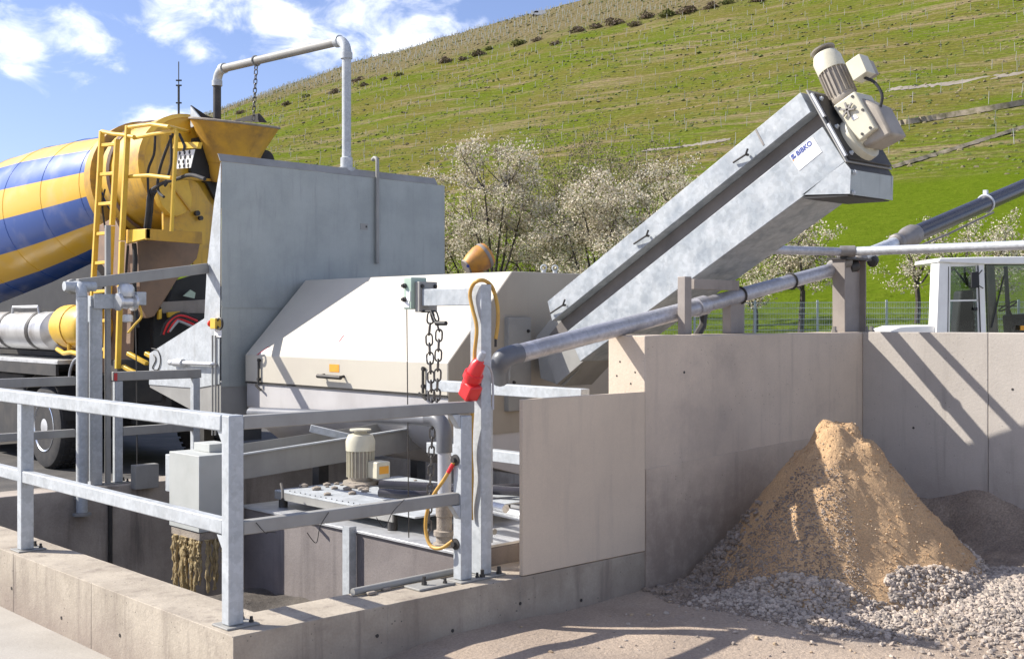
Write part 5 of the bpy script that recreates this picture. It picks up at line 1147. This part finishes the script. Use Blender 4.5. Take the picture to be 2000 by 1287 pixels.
# ------------------------------------------------------------------ sand pile and gravel
PC = Vector((4.36, -.80, 0))
def pile_h(x, y):
    dx, dy = x - PC.x, y - PC.y; r = math.hypot(dx, dy); a = math.atan2(dy, dx)
    rr_ = r * (1 + .07 * math.sin(3 * a + 1) + .05 * math.sin(5 * a)) + .05 * nz(x, y, 1.6, 5)
    h = 1.32 - 1.17 * max(0, rr_ - .03)
    h = h if h > .40 else .40 + (h - .40) * .80
    h = 1.22 - max(0, 1.22 - h) if h < 1.22 else 1.22 + (h - 1.22) * .2
    if rr_ < .30: h += .055 * nz(x, y, 9, 8) + .02
    h += .030 * nz(x, y, 5, 1) + .016 * nz(x, y, 14, 2) + .008 * nz(x, y, 34, 3)
    return h
vs, fs = [], []; na, nr_ = 170, 110
for j in range(nr_ + 1):
    r = 1.75 * (j / nr_) ** 1.0
    for i in range(na):
        a = 2 * math.pi * i / na; x, y = PC.x + r * math.cos(a), min(PC.y + r * math.sin(a), -.008)
        vs.append((x - PC.x, y - PC.y, max(pile_h(x, y), bay(x, y) - .12)))
for j in range(nr_):
    for i in range(na):
        fs.append((j * na + i, j * na + (i + 1) % na, (j + 1) * na + (i + 1) % na, (j + 1) * na + i))
me = bpy.data.meshes.new('sand_pile'); me.from_pydata(vs, [], fs); me.polygons.foreach_set('use_smooth', [True] * len(fs)); me.materials.append(M['sand'])
o = bpy.data.objects.new('sand_pile', me); COL.objects.link(o); o.location = PC
tag(o, 'steep cone of reclaimed yellow sand heaped below the conveyor outlet', 'sand pile')
def ico():
    bm = bmesh.new(); bmesh.ops.create_icosphere(bm, subdivisions=1, radius=1); v = [tuple(q.co) for q in bm.verts]; f = [tuple(q.index for q in p.verts) for p in bm.faces]; bm.free(); return v, f
IV, IF = ico()
def stones(name, n, sampler, smin, smax, mats, label, seed, hfun, cat='gravel'):
    rg = random.Random(seed); vs, fs, mi = [], [], []
    for _ in range(n):
        q = sampler(rg)
        if q is None: continue
        x, y = q; s = smin + (smax - smin) * rg.random() ** 2.6; z = hfun(x, y) + s * .25
        m = Matrix.Rotation(rg.random() * 6.28, 3, 'Z') @ Matrix.Rotation(rg.random() * 6.28, 3, 'X') @ Matrix.Diagonal((s * rg.uniform(.8, 1.4), s * rg.uniform(.6, 1.05), s * rg.uniform(.45, .85)))
        k = len(vs); 
        for v in IV: 
            w = m @ (Vector(v) * rg.uniform(.75, 1.15)); vs.append((x + w.x, y + w.y, z + w.z))
        fs += [tuple(i + k for i in f) for f in IF]; mi += [rg.choice(range(len(mats)))] * len(IF)
    me = bpy.data.meshes.new(name); me.from_pydata(vs, [], fs)
    for m in mats: me.materials.append(M[m])
    me.polygons.foreach_set('material_index', mi)
    o = bpy.data.objects.new(name, me); COL.objects.link(o); return tag(o, label, cat, kind='stuff')
surf = lambda x, y: max(pile_h(x, y) if math.hypot(x - PC.x, y - PC.y) < 1.7 else 0, bay(x, y))
def samp_front(rg):
    # apron of gravel round the foot of the heap, thinning outwards
    a = rg.uniform(math.pi * .93, math.pi * 2.02); r = .86 + abs(rg.gauss(0, .34)) + .12 * math.sin(4 * a)
    x, y = PC.x + r * math.cos(a), PC.y + r * math.sin(a)
    if math.pi * .93 < a < math.pi * 1.28: 
        r2 = .95 + abs(rg.gauss(0, .22)); x, y = PC.x + r2 * math.cos(a), PC.y + r2 * math.sin(a)
    if y > -.03 or x < 2.9: return None
    return x, y
stones('gravel', 11500, samp_front, .007, .025, ['stone_pale', 'stone_pale', 'stone_grey'], 'pale crushed gravel spread round the foot of the sand pile', 3, surf)
def samp_right(rg):
    x, y = rg.gauss(4.75, .48), rg.gauss(-2.02, .30)
    return (x, y) if pile_h(x, y) < bay(x, y) + .10 and x < 6.2 else None
stones('gravel', 9000, samp_right, .007, .026, ['stone_pale', 'stone_pale', 'stone_grey'], 'mound of pale crushed gravel at the right foot of the sand pile', 4, surf)
def samp_left(rg):
    x = rg.uniform(3.15, 4.0); y = -.03 - abs(rg.gauss(0, .16)) - .25 * max(0, 3.9 - x) * rg.random()
    return (x, y)
stones('gravel', 1500, samp_left, .012, .034, ['dark_spoil', 'stone_grey', 'dark_spoil'], 'dark gravel lying along the bay wall left of the sand pile', 5, surf)
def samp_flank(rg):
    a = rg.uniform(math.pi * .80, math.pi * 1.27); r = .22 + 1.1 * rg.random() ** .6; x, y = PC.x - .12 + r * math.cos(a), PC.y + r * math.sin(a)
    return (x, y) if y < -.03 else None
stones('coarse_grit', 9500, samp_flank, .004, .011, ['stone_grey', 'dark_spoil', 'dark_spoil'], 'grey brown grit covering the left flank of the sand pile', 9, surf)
def samp_few(rg):
    x, y = rg.uniform(1.6, 4.6), rg.uniform(-3.0, -.15)
    return (x, y)
stones('pebbles', 330, samp_few, .006, .022, ['stone_pale', 'stone_grey', 'stone_tan'], 'loose pebbles scattered over the brown dirt before the gravel', 6, bay)
def samp_grain(rg):
    a, r = rg.uniform(0, 6.28), 1.0 * math.sqrt(rg.random()); x, y = PC.x + r * math.cos(a), PC.y + r * math.sin(a)
    return (x, y) if y < -.03 else None
stones('sand_grains', 3200, samp_grain, .004, .012, ['sand', 'stone_tan', 'sand'], 'coarse tan grains sticking out of the sand pile', 8, pile_h)
b = B(); q0, q1 = Vector((4.02, -1.02, 0)), Vector((4.10, -1.0, 0))
b.bm.free()
# ------------------------------------------------------------------ trees and scrub
def branch_tree(seed, h, half, lean=0.0, clumps=60, fork=.26, r0=.10, shrubby=False):
    """trunk forking into limbs that reach clumps spread over a rounded, uneven crown"""
    rg = random.Random(seed); tb = B(); tips = []
    cz, rz = h * (.64 if not shrubby else .52), h * (.36 if not shrubby else .48)
    lobes = [(rg.uniform(0, 6.283), rg.uniform(.75, 1.15)) for _ in range(5)]
    def shell(k):
        a = rg.uniform(0, 6.283); el = math.asin(rg.uniform(-.75, 1.0)); r = (.45 + .55 * rg.random() ** .5) if k % 4 else rg.uniform(.15, .6)
        lob = 1 + .22 * math.sin(2 * a + seed) + .16 * math.sin(3 * a + 2 * el + seed * 1.7)
        return Vector((math.cos(a) * math.cos(el) * half * r * lob + lean * h, math.sin(a) * math.cos(el) * half * r * lob, cz + math.sin(el) * rz * r * (1 + .12 * math.sin(3 * a + seed))))
    cl = [shell(k) for k in range(clumps)]
    top = max(c.z for c in cl); 
    for c in cl: c.z = c.z * (h * .97) / top if c.z > cz else c.z
    fk = Vector((lean * h * .4 + rg.gauss(0, .06), rg.gauss(0, .06), h * fork)); tb.tube(smooth_path([Vector((0, 0, -.15)), fk * .5 + Vector((rg.gauss(0, .07), rg.gauss(0, .07), 0)), fk], 3), [r0 * 1.25] + [r0 * (1.1 - .3 * i / 6) for i in range(6)], 7)
    limbs = []
    for k in range(6 if not shrubby else 9):
        a = 6.283 * (k + rg.random() * .6) / (6 if not shrubby else 9); e = Vector((math.cos(a) * half * rg.uniform(.30, .55) + lean * h, math.sin(a) * half * rg.uniform(.30, .55), cz + rz * rg.uniform(-.25, .5)))
        mid = fk * .55 + e * .45 + Vector((rg.gauss(0, .12), rg.gauss(0, .12), rg.gauss(0, .1))); tb.tube(smooth_path([fk, mid, e], 3), [r0 * (.62 - .42 * i / 6) for i in range(7)], 6); limbs += [mid, e, (mid + e) / 2, e]
    for c in cl:
        s0 = min(limbs, key=lambda q: (q - c).length + rg.random() * .4); m = (s0 + c) / 2 + Vector((rg.gauss(0, .10), rg.gauss(0, .10), rg.gauss(0, .08) - .04)); tb.tube([s0, m, c], [r0 * .20, r0 * .13, r0 * .06], 4)
        for _ in range(3):
            q = c + Vector((rg.gauss(0, .24), rg.gauss(0, .24), abs(rg.gauss(.10, .20)))); tb.tube([m * .3 + c * .7, q], [r0 * .07, r0 * .03], 3); tips.append((q, None, 2))
        tips.append((c, None, 1))
    return tb, tips, rg
def clump_mesh(name, pts, rg, per, rad, smin, smax, mats, w):
    """many small petal or leaf faces round the twig tips"""
    vs, fs, mi = [], [], []
    for p, d, lev in pts:
        for _ in range(per):
            c = p + Vector((rg.gauss(0, rad), rg.gauss(0, rad), rg.gauss(0, rad * .8))); s = rg.uniform(smin, smax)
            a = Vector((rg.gauss(0, 1), rg.gauss(0, 1), rg.gauss(0, 1))).normalized(); e = a.orthogonal().normalized(); g = a.cross(e); k = len(vs)
            vs += [tuple(c + e * s), tuple(c + g * s * .8 + a * s * .3), tuple(c - e * s), tuple(c - g * s * .8 + a * s * .3)]
            fs.append((k, k + 1, k + 2, k + 3)); mi.append(rg.choices(range(len(mats)), w)[0])
    me = bpy.data.meshes.new(name); me.from_pydata(vs, [], fs)
    for m in mats: me.materials.append(M[m])
    me.polygons.foreach_set('material_index', mi); return me
def tree(label, loc, seed, h, half, lean=0, per=26, rad=.16, smin=.02, smax=.05, mats=('blossom', 'blossom_dim', 'young_leaf'), w=(5, 3, 1.2), group='blossoming fruit trees beyond the pit', fork=.26, r0=.10, cat='tree', name='fruit_tree', clumps=60, shrubby=False):
    tb, tips, rg = branch_tree(seed, h, half, lean, clumps, fork, r0, shrubby)
    t = thing(name, label, cat, loc, group)
    for v in tb.bm.verts: v.co += Vector(loc)
    tb.build('trunk', M['bark'], t, recalc=False)
    me = clump_mesh('crown', tips, rg, per, rad, smin, smax, mats, w); o = bpy.data.objects.new('crown', me); COL.objects.link(o); o.parent = t
    return t
def gp(u, d):
    k = cam_dir(u, 600); p = CAM + k * d; return Vector((p.x, p.y, hz(p.x, p.y)))
TR = [(968, 47, 9.3, 2.0, 0.0, 11, 'tallest white blossoming tree with a dark forked limb, right of the hopper', 30, 75),
      (1162, 45, 7.5, 2.3, .02, 12, 'broad rounded white blossoming tree left of the conveyor cover', 34, 85),
      (892, 50, 7.2, 1.7, 0, 13, 'low blossoming tree at the right edge of the hopper panel', 24, 60),
      (1060, 50, 6.0, 1.9, 0, 14, 'low dim blossoming tree between the two tall ones', 20, 60),
      (1345, 56, 9.3, 2.0, 0, 15, 'cream blossoming tree peeping over the conveyor cover', 26, 60),
      (1562, 47, 5.9, 1.7, .02, 16, 'slender blossoming tree below the conveyor outlet', 24, 42),
      (1900, 44, 5.6, 1.9, .02, 17, 'loose blossoming tree above the roof of the white cab', 16, 30),
      (1790, 52, 6.0, 1.4, .03, 18, 'sparse blossoming tree left of the white cab', 12, 20),
      (2010, 50, 6.4, 1.8, 0, 19, 'blossoming tree cut by the photo edge right of the cab', 16, 30),
      (1475, 52, 3.8, .9, 0, 20, 'small low blossoming tree under the conveyor trough', 16, 18)]
for u, d, h, hw, ln, sd, lb, per, nc in TR:
    p = gp(u, d); full = u < 1400; dim = sd in (13, 14)
    tree(lb, p, sd, h - p.z, hw * 1.12, ln, per=int(per * 1.8), rad=.19 if full else .15, smin=.022, smax=.06, w=(3, 3.5, 2.0) if dim else (6, 2.6, 1.2) if full else (5, 2, 1.5), r0=.12, fork=.26 if full else .42, clumps=nc)
for k, (u, d, h, hw, sd, lb) in enumerate(((1120, 62, 11.4, 2.2, 31, 'yellowish budding bush behind the broad blossoming tree'), (1215, 74, 12.4, 2.6, 32, 'pale budding bush below the bare brown thicket'))):
    p = gp(u, d); tree(lb, p, sd, h - p.z, hw, per=22, rad=.28, smin=.03, smax=.075, mats=('blossom_dim', 'young_leaf', 'scrub_olive'), w=(3, 4, 2), group='budding bushes', name='bush', cat='bush', clumps=60, shrubby=True)
for k, (u, d, h, hw, sd, lb) in enumerate(((1080, 92, 16.5, 3.4, 41, 'bare brown thicket rising above the tall white tree'), (1170, 100, 18.5, 3.8, 42, 'bare brown thicket in the middle of the slope foot'), (1275, 104, 18.0, 3.6, 43, 'bare brown thicket beside the conveyor cover'), (1240, 84, 13.0, 3.0, 44, 'lowest bare brown thicket by the budding bush'), (1010, 88, 12.5, 3.0, 45, 'bare brown thicket directly behind the tallest white tree'))):
    p = gp(u, d); tree(lb, p, sd, h - p.z, hw, per=16, rad=.5, smin=.03, smax=.08, mats=('twig', 'scrub_brown', 'scrub_olive'), w=(4, 3, 1), group='bare thickets', name='thicket', cat='thicket', clumps=70, shrubby=True)

# scrub bushes along the slope
def bush_proto(seed, mats, w, n=420):
    rg = random.Random(seed); pts = []
    for _ in range(n):
        a, zz, r = rg.random() * 6.283, rg.random(), rg.random() ** .5
        rr_ = r * math.sqrt(max(0, 1 - (zz * .95) ** 2)) * (1 + .25 * math.sin(3 * a + seed)); pts.append((Vector((rr_ * math.cos(a), rr_ * math.sin(a), zz * (.75 + .25 * math.sin(2 * a + seed)))), None, 1))
    return clump_mesh('crown', pts, rg, 2, .06, .05, .12, mats, w)
BM = [bush_proto(1, ('scrub_brown', 'scrub_olive', 'twig'), (3, 2, 2)), bush_proto(2, ('scrub_olive', 'vine_green', 'young_leaf'), (3, 3, 1)), bush_proto(3, ('twig', 'scrub_brown', 'scrub_olive'), (3, 3, 1))]
BS = [(655, 182, 15, 0), (700, 160, 16, 2), (712, 168, 12, 0), (752, 156, 10, 2), (780, 148, 11, 1), (872, 122, 18, 2), (905, 118, 13, 0), (935, 108, 18, 0), (955, 98, 12, 1), (1015, 88, 18, 1), (1050, 80, 12, 0), (1085, 88, 14, 2), (1130, 62, 18, 2),
      (1165, 55, 16, 0), (1200, 48, 22, 2), (1240, 50, 15, 0), (1265, 35, 20, 0), (1305, 32, 22, 1), (1345, 25, 24, 2), (1390, 16, 20, 0), (1420, 8, 16, 1), (900, 62, 14, 0), (925, 56, 16, 2), (955, 46, 10, 0), (660, 130, 12, 2), (560, 205, 12, 0), (470, 222, 12, 2), (600, 190, 10, 1), (1480, 4, 18, 0)]
BS = sorted(e for e in BS if hit(e[0], e[1]) is not None)
ONES = 'first second third fourth fifth sixth seventh eighth ninth tenth eleventh twelfth thirteenth fourteenth fifteenth sixteenth seventeenth eighteenth nineteenth'.split()
ORD = ONES + ['twentieth'] + ['twenty-' + w for w in ONES[:9]] + ['thirtieth'] + ['thirty-' + w for w in ONES[:9]]
for k, (u, v, wpx, kd) in enumerate(BS):
    p = hit(u, v)
    if p is None: continue
    d = (p - CAM).dot(FW); r = .8 * wpx * d / FPX; o = bpy.data.objects.new('shrub', BM[kd]); COL.objects.link(o); o.location = p - Vector((0, 0, r * .15)); o.scale = (r * 1.25, r * 1.25, r * .85); o.rotation_euler = (0, 0, k * 1.3)
    tag(o, ORD[k] + ' scrub bush from the left among those on the upper vineyard slope', 'bush', 'scrub bushes on the vineyard slope')
# distant knoll with a tree at the far left
vs, fs = [], []
kc = P(10, 345, d=420); n = 36
vs.append((0, 0, 0))
rings = 8
for j in range(1, rings + 1):
    for i in range(n):
        a = 2 * math.pi * i / n; r = 60 * j / rings; vs.append((r * 1.5 * math.cos(a), r * math.sin(a), -kc.z * (j / rings) ** 1.7 - (0 if j < rings else 3) + 1.2 * nz(j * 3.1, i * .7, 1)))
for i in range(n): fs.append((0, 1 + i, 1 + (i + 1) % n))
for j in range(rings - 1):
    for i in range(n): fs.append((1 + j * n + i, 1 + (j + 1) * n + i, 1 + (j + 1) * n + (i + 1) % n, 1 + j * n + (i + 1) % n))
me = bpy.data.meshes.new('far_hill'); me.from_pydata(vs, [], fs); me.polygons.foreach_set('use_smooth', [True] * len(fs)); me.materials.append(M['hill_grass']); o = bpy.data.objects.new('far_hill', me); COL.objects.link(o); o.location = kc; tag(o, kind='structure')
for k, (u, v, wpx) in enumerate(((38, 336, 24), (14, 348, 16))):
    q = P(u, v, d=418); r = wpx * 418 / FPX; o = bpy.data.objects.new('far_tree', BM[1 if k == 0 else 0]); COL.objects.link(o); o.location = q - Vector((0, 0, r * .3)); o.scale = (r, r, r * 1.1)
    tag(o, ('round far olive tree on the knoll above the drum at the left edge', 'lower far bush beside the round tree on the left knoll')[k], 'tree')

# vines, stakes, tracks
def vis(p):
    r = p - CAM; y = r.dot(FW); 
    if y < 20: return None
    u = 1000 + FPX * r.dot(RT) / y; v = HOR - FPX * r.z / y; return u, v, y
def from_ts(t, s): 
    p = Vector((CAM.x, CAM.y, 0)) + GD * t + SD * s; return Vector((p.x, p.y, hz(p.x, p.y)))
rg = random.Random(21); vs, fs, mi = [], [], []; stk = []
t = 146.0
while t < 515:
    s = -640.0
    while s < 260:
        s += rg.expovariate(1 / 1.5) * (1 if t < 300 else 1.35) + .35
        if mnoise.noise(Vector((s * .03, t * .05, 0))) < -.28 and t < 420: continue
        p = from_ts(t + rg.gauss(0, .9), s); q = vis(p)
        if q is None or not (300 < q[0] < 2040) or q[1] > 420 or q[1] < -12: continue
        r = rg.uniform(.16, .60) * (1.0 if t < 300 else 1.25) * (1.5 if rg.random() < .07 else 1); hh = r * rg.uniform(.2, .55); k = len(vs); a0 = rg.random() * 6; m = 0 if rg.random() < .62 else 1
        for i in range(5): vs.append((p.x + r * rg.uniform(.7, 1.2) * math.cos(a0 + i * 1.257), p.y + r * rg.uniform(.7, 1.2) * math.sin(a0 + i * 1.257), p.z - .1))
        for i in range(3): vs.append((p.x + r * .5 * math.cos(a0 + .5 + i * 2.09), p.y + r * .5 * math.sin(a0 + .5 + i * 2.09), p.z + hh))
        fs += [(k, k + 1, k + 5), (k + 1, k + 2, k + 6), (k + 1, k + 6, k + 5), (k + 2, k + 3, k + 6), (k + 3, k + 7, k + 6), (k + 3, k + 4, k + 7), (k + 4, k, k + 5), (k + 4, k + 5, k + 7), (k + 5, k + 6, k + 7)]; mi += [m] * 9
    t += rg.uniform(2.6, 4.2) if t < 300 else rg.uniform(3.6, 5.4)
me = bpy.data.meshes.new('vines'); me.from_pydata(vs, [], fs); me.materials.append(M['vine_green']); me.materials.append(M['vine_wood']); me.polygons.foreach_set('material_index', mi)
o = bpy.data.objects.new('vines', me); COL.objects.link(o); tag(o, 'rows of low vine stumps and tufts covering the hillside', 'vines', kind='stuff')
t = 168.0
while t < 528:
    s = -640.0
    while s < 220:
        s += rg.uniform(3.0, 8.0) if t < 420 else rg.uniform(2.0, 4.2)
        if rg.random() < (.45 if t < 420 else .05): continue
        p = from_ts(t + rg.gauss(0, 1.2), s); q = vis(p)
        if q is None or not (330 < q[0] < 2030) or q[1] > 345 or q[1] < -5: continue
        stk.append((q[2], p))
    t += rg.uniform(7, 13) if t < 420 else rg.uniform(5, 8)
stk.sort(key=lambda e: e[0])
b = B(); b.prism([(-.04, -.04, -.2), (.04, -.04, -.2), (.04, .04, -.2), (-.04, .04, -.2)], (0, 0, 2.3)); sp0 = b.build('vine_stake', M['stake_grey'], at=(0, 0, 0))
for i, (d, p) in enumerate(stk[:300]):
    o = sp0 if i == 0 else sp0.copy()
    if i: COL.objects.link(o)
    o.location = p; o.rotation_euler = (rg.gauss(0, .05), rg.gauss(0, .05), rg.random() * 3); tag(o, 'thin pale vine stake standing on the terraced green slope', 'stake', 'vine stakes on the nearer slope')
b = B()
for d, p in stk[300:]:
    w = .042 * max(1, d / 330); b.prism([(p.x - w, p.y - w, p.z - .2), (p.x + w, p.y - w, p.z - .2), (p.x + w, p.y + w, p.z - .2), (p.x - w, p.y + w, p.z - .2)], (rg.gauss(0, .1), rg.gauss(0, .1), 2.1))
tag(b.build('far_stakes', M['stake_grey'], recalc=False), 'many far vine stakes fringing the upper slope and skyline', 'stakes', kind='stuff')
def strip(name, px, w, m, lift=.12, hgt=0.0):
    ps = []
    for (u0, v0), (u1, v1) in zip(px, px[1:]):
        for i in range(28):
            q = hit(u0 + (u1 - u0) * i / 28, v0 + (v1 - v0) * i / 28 + .5 * nz(i, u0, .9, 2))
            if q: ps.append(q)
    b = B(); rows = []
    for i, p in enumerate(ps):
        d = (ps[min(i + 1, len(ps) - 1)] - ps[max(i - 1, 0)]); d.z = 0; d.normalize(); sd = Vector((-d.y, d.x, 0)); w2 = w * (.75 + .9 * nz(i, w, .61, 3)) / 2; w2 = max(w2, w * .12)
        row = []
        for kx in (-1, 0, 1):
            q = p + sd * (w2 * kx); q.z = hz(q.x, q.y) + (lift if kx == 0 else lift * .7) + (hgt if kx == 0 else 0); row.append(b.v(q))
        rows.append(row)
    for a, e in zip(rows, rows[1:]):
        b.f([a[0], e[0], e[1], a[1]]); b.f([a[1], e[1], e[2], a[2]])
    return b.build(name, M[m], recalc=False)
tag(strip('track', [(1735, 176), (1850, 165), (2060, 136)], 5.0, 'track_grey'), kind='structure')
tag(strip('track', [(1250, 296), (1330, 288), (1430, 272)], 3.5, 'track_grey'), kind='structure')
tag(strip('dry_stone_wall', [(1738, 250), (1850, 232), (2060, 196)], .9, 'dry_wall', .2, .8), 'low pale dry stone wall crossing the slope right of the gear motor', 'wall')
tag(strip('field_bank', [(1740, 330), (1860, 295), (2060, 232)], 1.2, 'dry_wall', .15, .35), kind='structure')

# ------------------------------------------------------------------ mast, van, fence, loader, mixer
mp_ = hit(349, 243) or P(349, 243, d=600); d = (mp_ - CAM).dot(FW); hm = (240 - 118) * d / FPX
ms = thing('radio_mast', 'slim dark radio mast standing on the left end of the ridge', 'mast', mp_)
wm = 2.2 * d / FPX
b = B(); b.tube([mp_ - Vector((0, 0, 3)), mp_ + Vector((0, 0, hm * .62))], wm, 8); b.tube([mp_ + Vector((0, 0, hm * .62)), mp_ + Vector((0, 0, hm))], wm * .45, 6); b.build('pole', M['dark_steel'], ms)
for f in (.34, .62, .70):
    b = B(); c = mp_ + Vector((0, 0, hm * f)); b.cyl(c - RT * wm * 2.4, c + RT * wm * 2.6, wm * .7, 6); b.build('aerial', M['dark_steel'], ms)
vp = hit(1052, 32)
if vp is not None:
    d = (vp - CAM).dot(FW); px = d / FPX
    vn = thing('van', 'tiny white van parked on the skyline of the vineyard', 'van', vp)
    b = B(); L_, H_ = 30 * px, 11 * px
    b.prism([vp + RT * x + Vector((0, 0, z)) for x, z in ((-L_ / 2, H_ * .25), (L_ / 2, H_ * .25), (L_ / 2, H_ * .6), (L_ * .36, H_), (-L_ * .25, H_), (-L_ * .38, H_ * .62), (-L_ / 2, H_ * .55))], FW * 2.2); b.build('body', M['white_paint'], vn)
    b = B(); b.prism([vp - FW * .05 + RT * x + Vector((0, 0, z)) for x, z in ((-L_ * .34, H_ * .62), (-L_ * .02, H_ * .62), (-L_ * .02, H_ * .92), (-L_ * .23, H_ * .92))], FW * .04); b.build('window', M['black'], vn)
    for x in (-.3, .32):
        b = B(); c = vp + RT * L_ * x + Vector((0, 0, H_ * .2)) - FW * .1; b.cyl(c, c + FW * .5, H_ * .22, 12); b.build('wheel', M['rubber'], vn)

fd = 44.0
fe = thing('mesh_fence', 'light galvanised wire mesh fence along the meadow behind the bay wall', 'fence', P(1600, 640, d=fd))
fpx = [1240, 1357, 1475, 1597, 1732, 1860, 1990, 2120]
ftop = 588
def fp(u, z): 
    p = P(u, 600, d=fd + (1600 - u) * .004); p.z = z; return p
zt = P(1600, 590, d=fd).z; zb_ = zt - 1.35
for u in fpx:
    b = B(); p = fp(u, zb_ - .6); b.prism([p - RT * .035, p + RT * .035, p + RT * .035 + FW * .06, p - RT * .035 + FW * .06], (0, 0, 2.02)); b.build('post', M['galvanised'], fe)
for u0, u1 in zip(fpx, fpx[1:]):
    b = B(); a, e = fp(u0, 0), fp(u1, 0)
    for k in range(7):
        z = zt - .02 - k * .205; b.beam(Vector((a.x, a.y, z)), Vector((e.x, e.y, z)), .022, .022)
    n = 40
    for k in range(1, n):
        q = a + (e - a) * (k / n); b.prism([(q.x - .004, q.y, zb_ + .02), (q.x + .004, q.y, zb_ + .02), (q.x + .004, q.y + .008, zb_ + .02), (q.x - .004, q.y + .008, zb_ + .02)], (0, 0, 1.33))
    b.build('mesh_panel', M['galvanised'], fe, recalc=False)

LD = 25.0
lc = P(1920, 640, d=LD); lc.z = 0
lo = thing('wheel_loader', 'white glazed driver cab of a loader standing behind the bay wall', 'loader', lc)
def LP(u, v, dd=0.0): return P(u, v, d=LD + dd)
def slab(name, px, th, mt, dd=0.0, par=None, bevel=.0):
    b = B(); b.prism([LP(u, v, dd) for u, v in px], FW * th); return b.build(name, M[mt], par or lo, bevel=bevel)
slab('corner_panel', ((1834, 512), (1856, 514), (1851, 652), (1829, 652)), .5, 'white_paint', 0, bevel=.01)
fdoor = slab('door', ((1851, 512), (1922, 510), (1926, 652), (1851, 652)), .02, 'cab_glass', .06)
for px in (((1852, 514), (1912, 512), (1912, 519), (1852, 521)), ((1851, 520), (1857, 520), (1855, 652), (1850, 652)), ((1906, 519), (1911, 519), (1916, 652), (1911, 652)), ((1853, 586), (1911, 585), (1911, 588), (1853, 589))):
    slab('door_frame', px, .06, 'white_paint', .03, fdoor)
slab('front_pillar', ((1911, 507), (1922, 507), (1927, 652), (1916, 652)), .12, 'white_paint', 0, bevel=.01)
slab('roof', ((1832, 512), (1836, 504), (1915, 502), (2080, 500), (2084, 516), (1920, 516)), 1.5, 'white_paint', -.05, bevel=.02)
slab('rear_wall', ((1850, 512), (1925, 512), (1925, 652), (1850, 652)), .05, 'cab_glass', 1.35)
slab('windscreen', ((1924, 516), (2070, 515), (2076, 652), (1928, 652)), .02, 'cab_glass', .07)
slab('inner_pillar', ((1930, 516), (1942, 516), (1950, 652), (1934, 652)), .1, 'weathered_beam', .7); slab('inner_pillar', ((1962, 516), (1968, 516), (1976, 652), (1968, 652)), .06, 'dark_steel', 1.1)
slab('end_pillar', ((2066, 512), (2080, 512), (2086, 652), (2072, 652)), .5, 'white_paint', 0, bevel=.01)
slab('mirror', ((1897, 532), (1912, 530), (1913, 562), (1898, 562)), .05, 'seat_black', -.25, bevel=.01)
b = B(); b.tube([LP(1912, 535, -.22), LP(1918, 528, -.05)], .012, 6); b.tube([LP(1912, 558, -.22), LP(1920, 563, -.05)], .012, 6); b.build('mirror_arm', M['dark_steel'], lo)
slab('seat', ((1875, 568), (1902, 566), (1905, 652), (1868, 652), (1872, 600)), .4, 'seat_black', .6, bevel=.05)
slab('dashboard', ((1975, 615), (2060, 610), (2070, 652), (1978, 652)), .5, 'seat_black', .4, bevel=.04)
cst = LP(1968, 598, .45); b = B(); b.torus(cst, (RT * -.5 + Vector((0, 0, .8))), .20, .016, 24, 6); b.tube([cst, LP(1985, 640, .45)], .025, 8); b.cyl(cst - RT * .2, cst + RT * .2, .012, 6); b.build('steering_wheel', M['seat_black'], lo)
slab('engine_hood', ((1738, 644), (1760, 637), (1826, 635), (1829, 660), (1738, 660)), 1.3, 'white_paint', .1, bevel=.03)
b = B(); o0 = LP(1738, 660, .1); b.prism([(o0.x, o0.y, .6), tuple(Vector((o0.x, o0.y, .6)) + RT * 3.8), tuple(Vector((o0.x, o0.y, 1.62)) + RT * 3.8), (o0.x, o0.y, 1.62)], FW * 1.4); b.build('body', M['white_paint'], lo, bevel=.04)
for k in (.7, 3.0):
    c = Vector((o0.x, o0.y, .62)) + RT * k - FW * .25; b = B(); b.lathe([(.3, 0), (.6, .02), (.62, .08), (.62, .36), (.6, .4), (.3, .42)], c, FW, 28); b.build('wheel', M['rubber'], lo)
slab('door_handle', ((1903, 600), (1909, 600), (1909, 606), (1903, 606)), .04, 'seat_black', -.01)
slab('wiper', ((1935, 640), (1938, 640), (1962, 540), (1960, 538)), .015, 'seat_black', .03)
for px in (((1852, 521), (1853.5, 521), (1852, 652), (1850.5, 652)), ((1909.5, 519), (1911, 519), (1916, 652), (1914.5, 652)), ((1924, 516), (1926, 516), (1930, 652), (1928, 652)), ((1925, 515), (2070, 514), (2070, 517), (1925, 518))):
    slab('rubber_seal', px, .02, 'seat_black', -.005)
slab('indicator', ((1994, 636), (2004, 636), (2004, 645), (1994, 645)), .05, 'orange', -.06)

# orange mixer behind the housing
MD = 18.0
mcn = P(938, 505, d=MD); axm = (P(958, 490, d=MD) - P(910, 520, d=MD - .15)).normalized()
mx = thing('small_mixer', 'small rusty orange drum mixer peeping over the cream housing', 'mixer', Vector((mcn.x, mcn.y, 0)))
b = B(); b.lathe([(.11, -.26), (.16, -.16), (.20, -.02), (.20, .11), (.18, .15), (.05, .17)], mcn, axm, 26); md = b.build('drum', M['rusty_orange'], mx)
b = B(); b.lathe([(.206, .05), (.212, .08), (.206, .10)], mcn, axm, 26, caps=False); b.build('drum_band', M['weathered_beam'], md)
b = B(); b.lathe([(.115, 0), (.13, .02)], mcn - axm * .275, axm, 20); b.build('mouth_ring', M['weathered_beam'], md)
b = B(); b.tube([Vector((mcn.x, mcn.y, 0)), mcn - Vector((0, 0, .2))], .05, 8); b.build('stand', M['rusty_orange'], mx)
cc = P(914, 520, d=MD - .3); b = B(); b.lathe([(.01, 0), (.024, .005), (.024, .02)], cc, -FW, 10); b.build('bolt', M['blue_print'], mx)
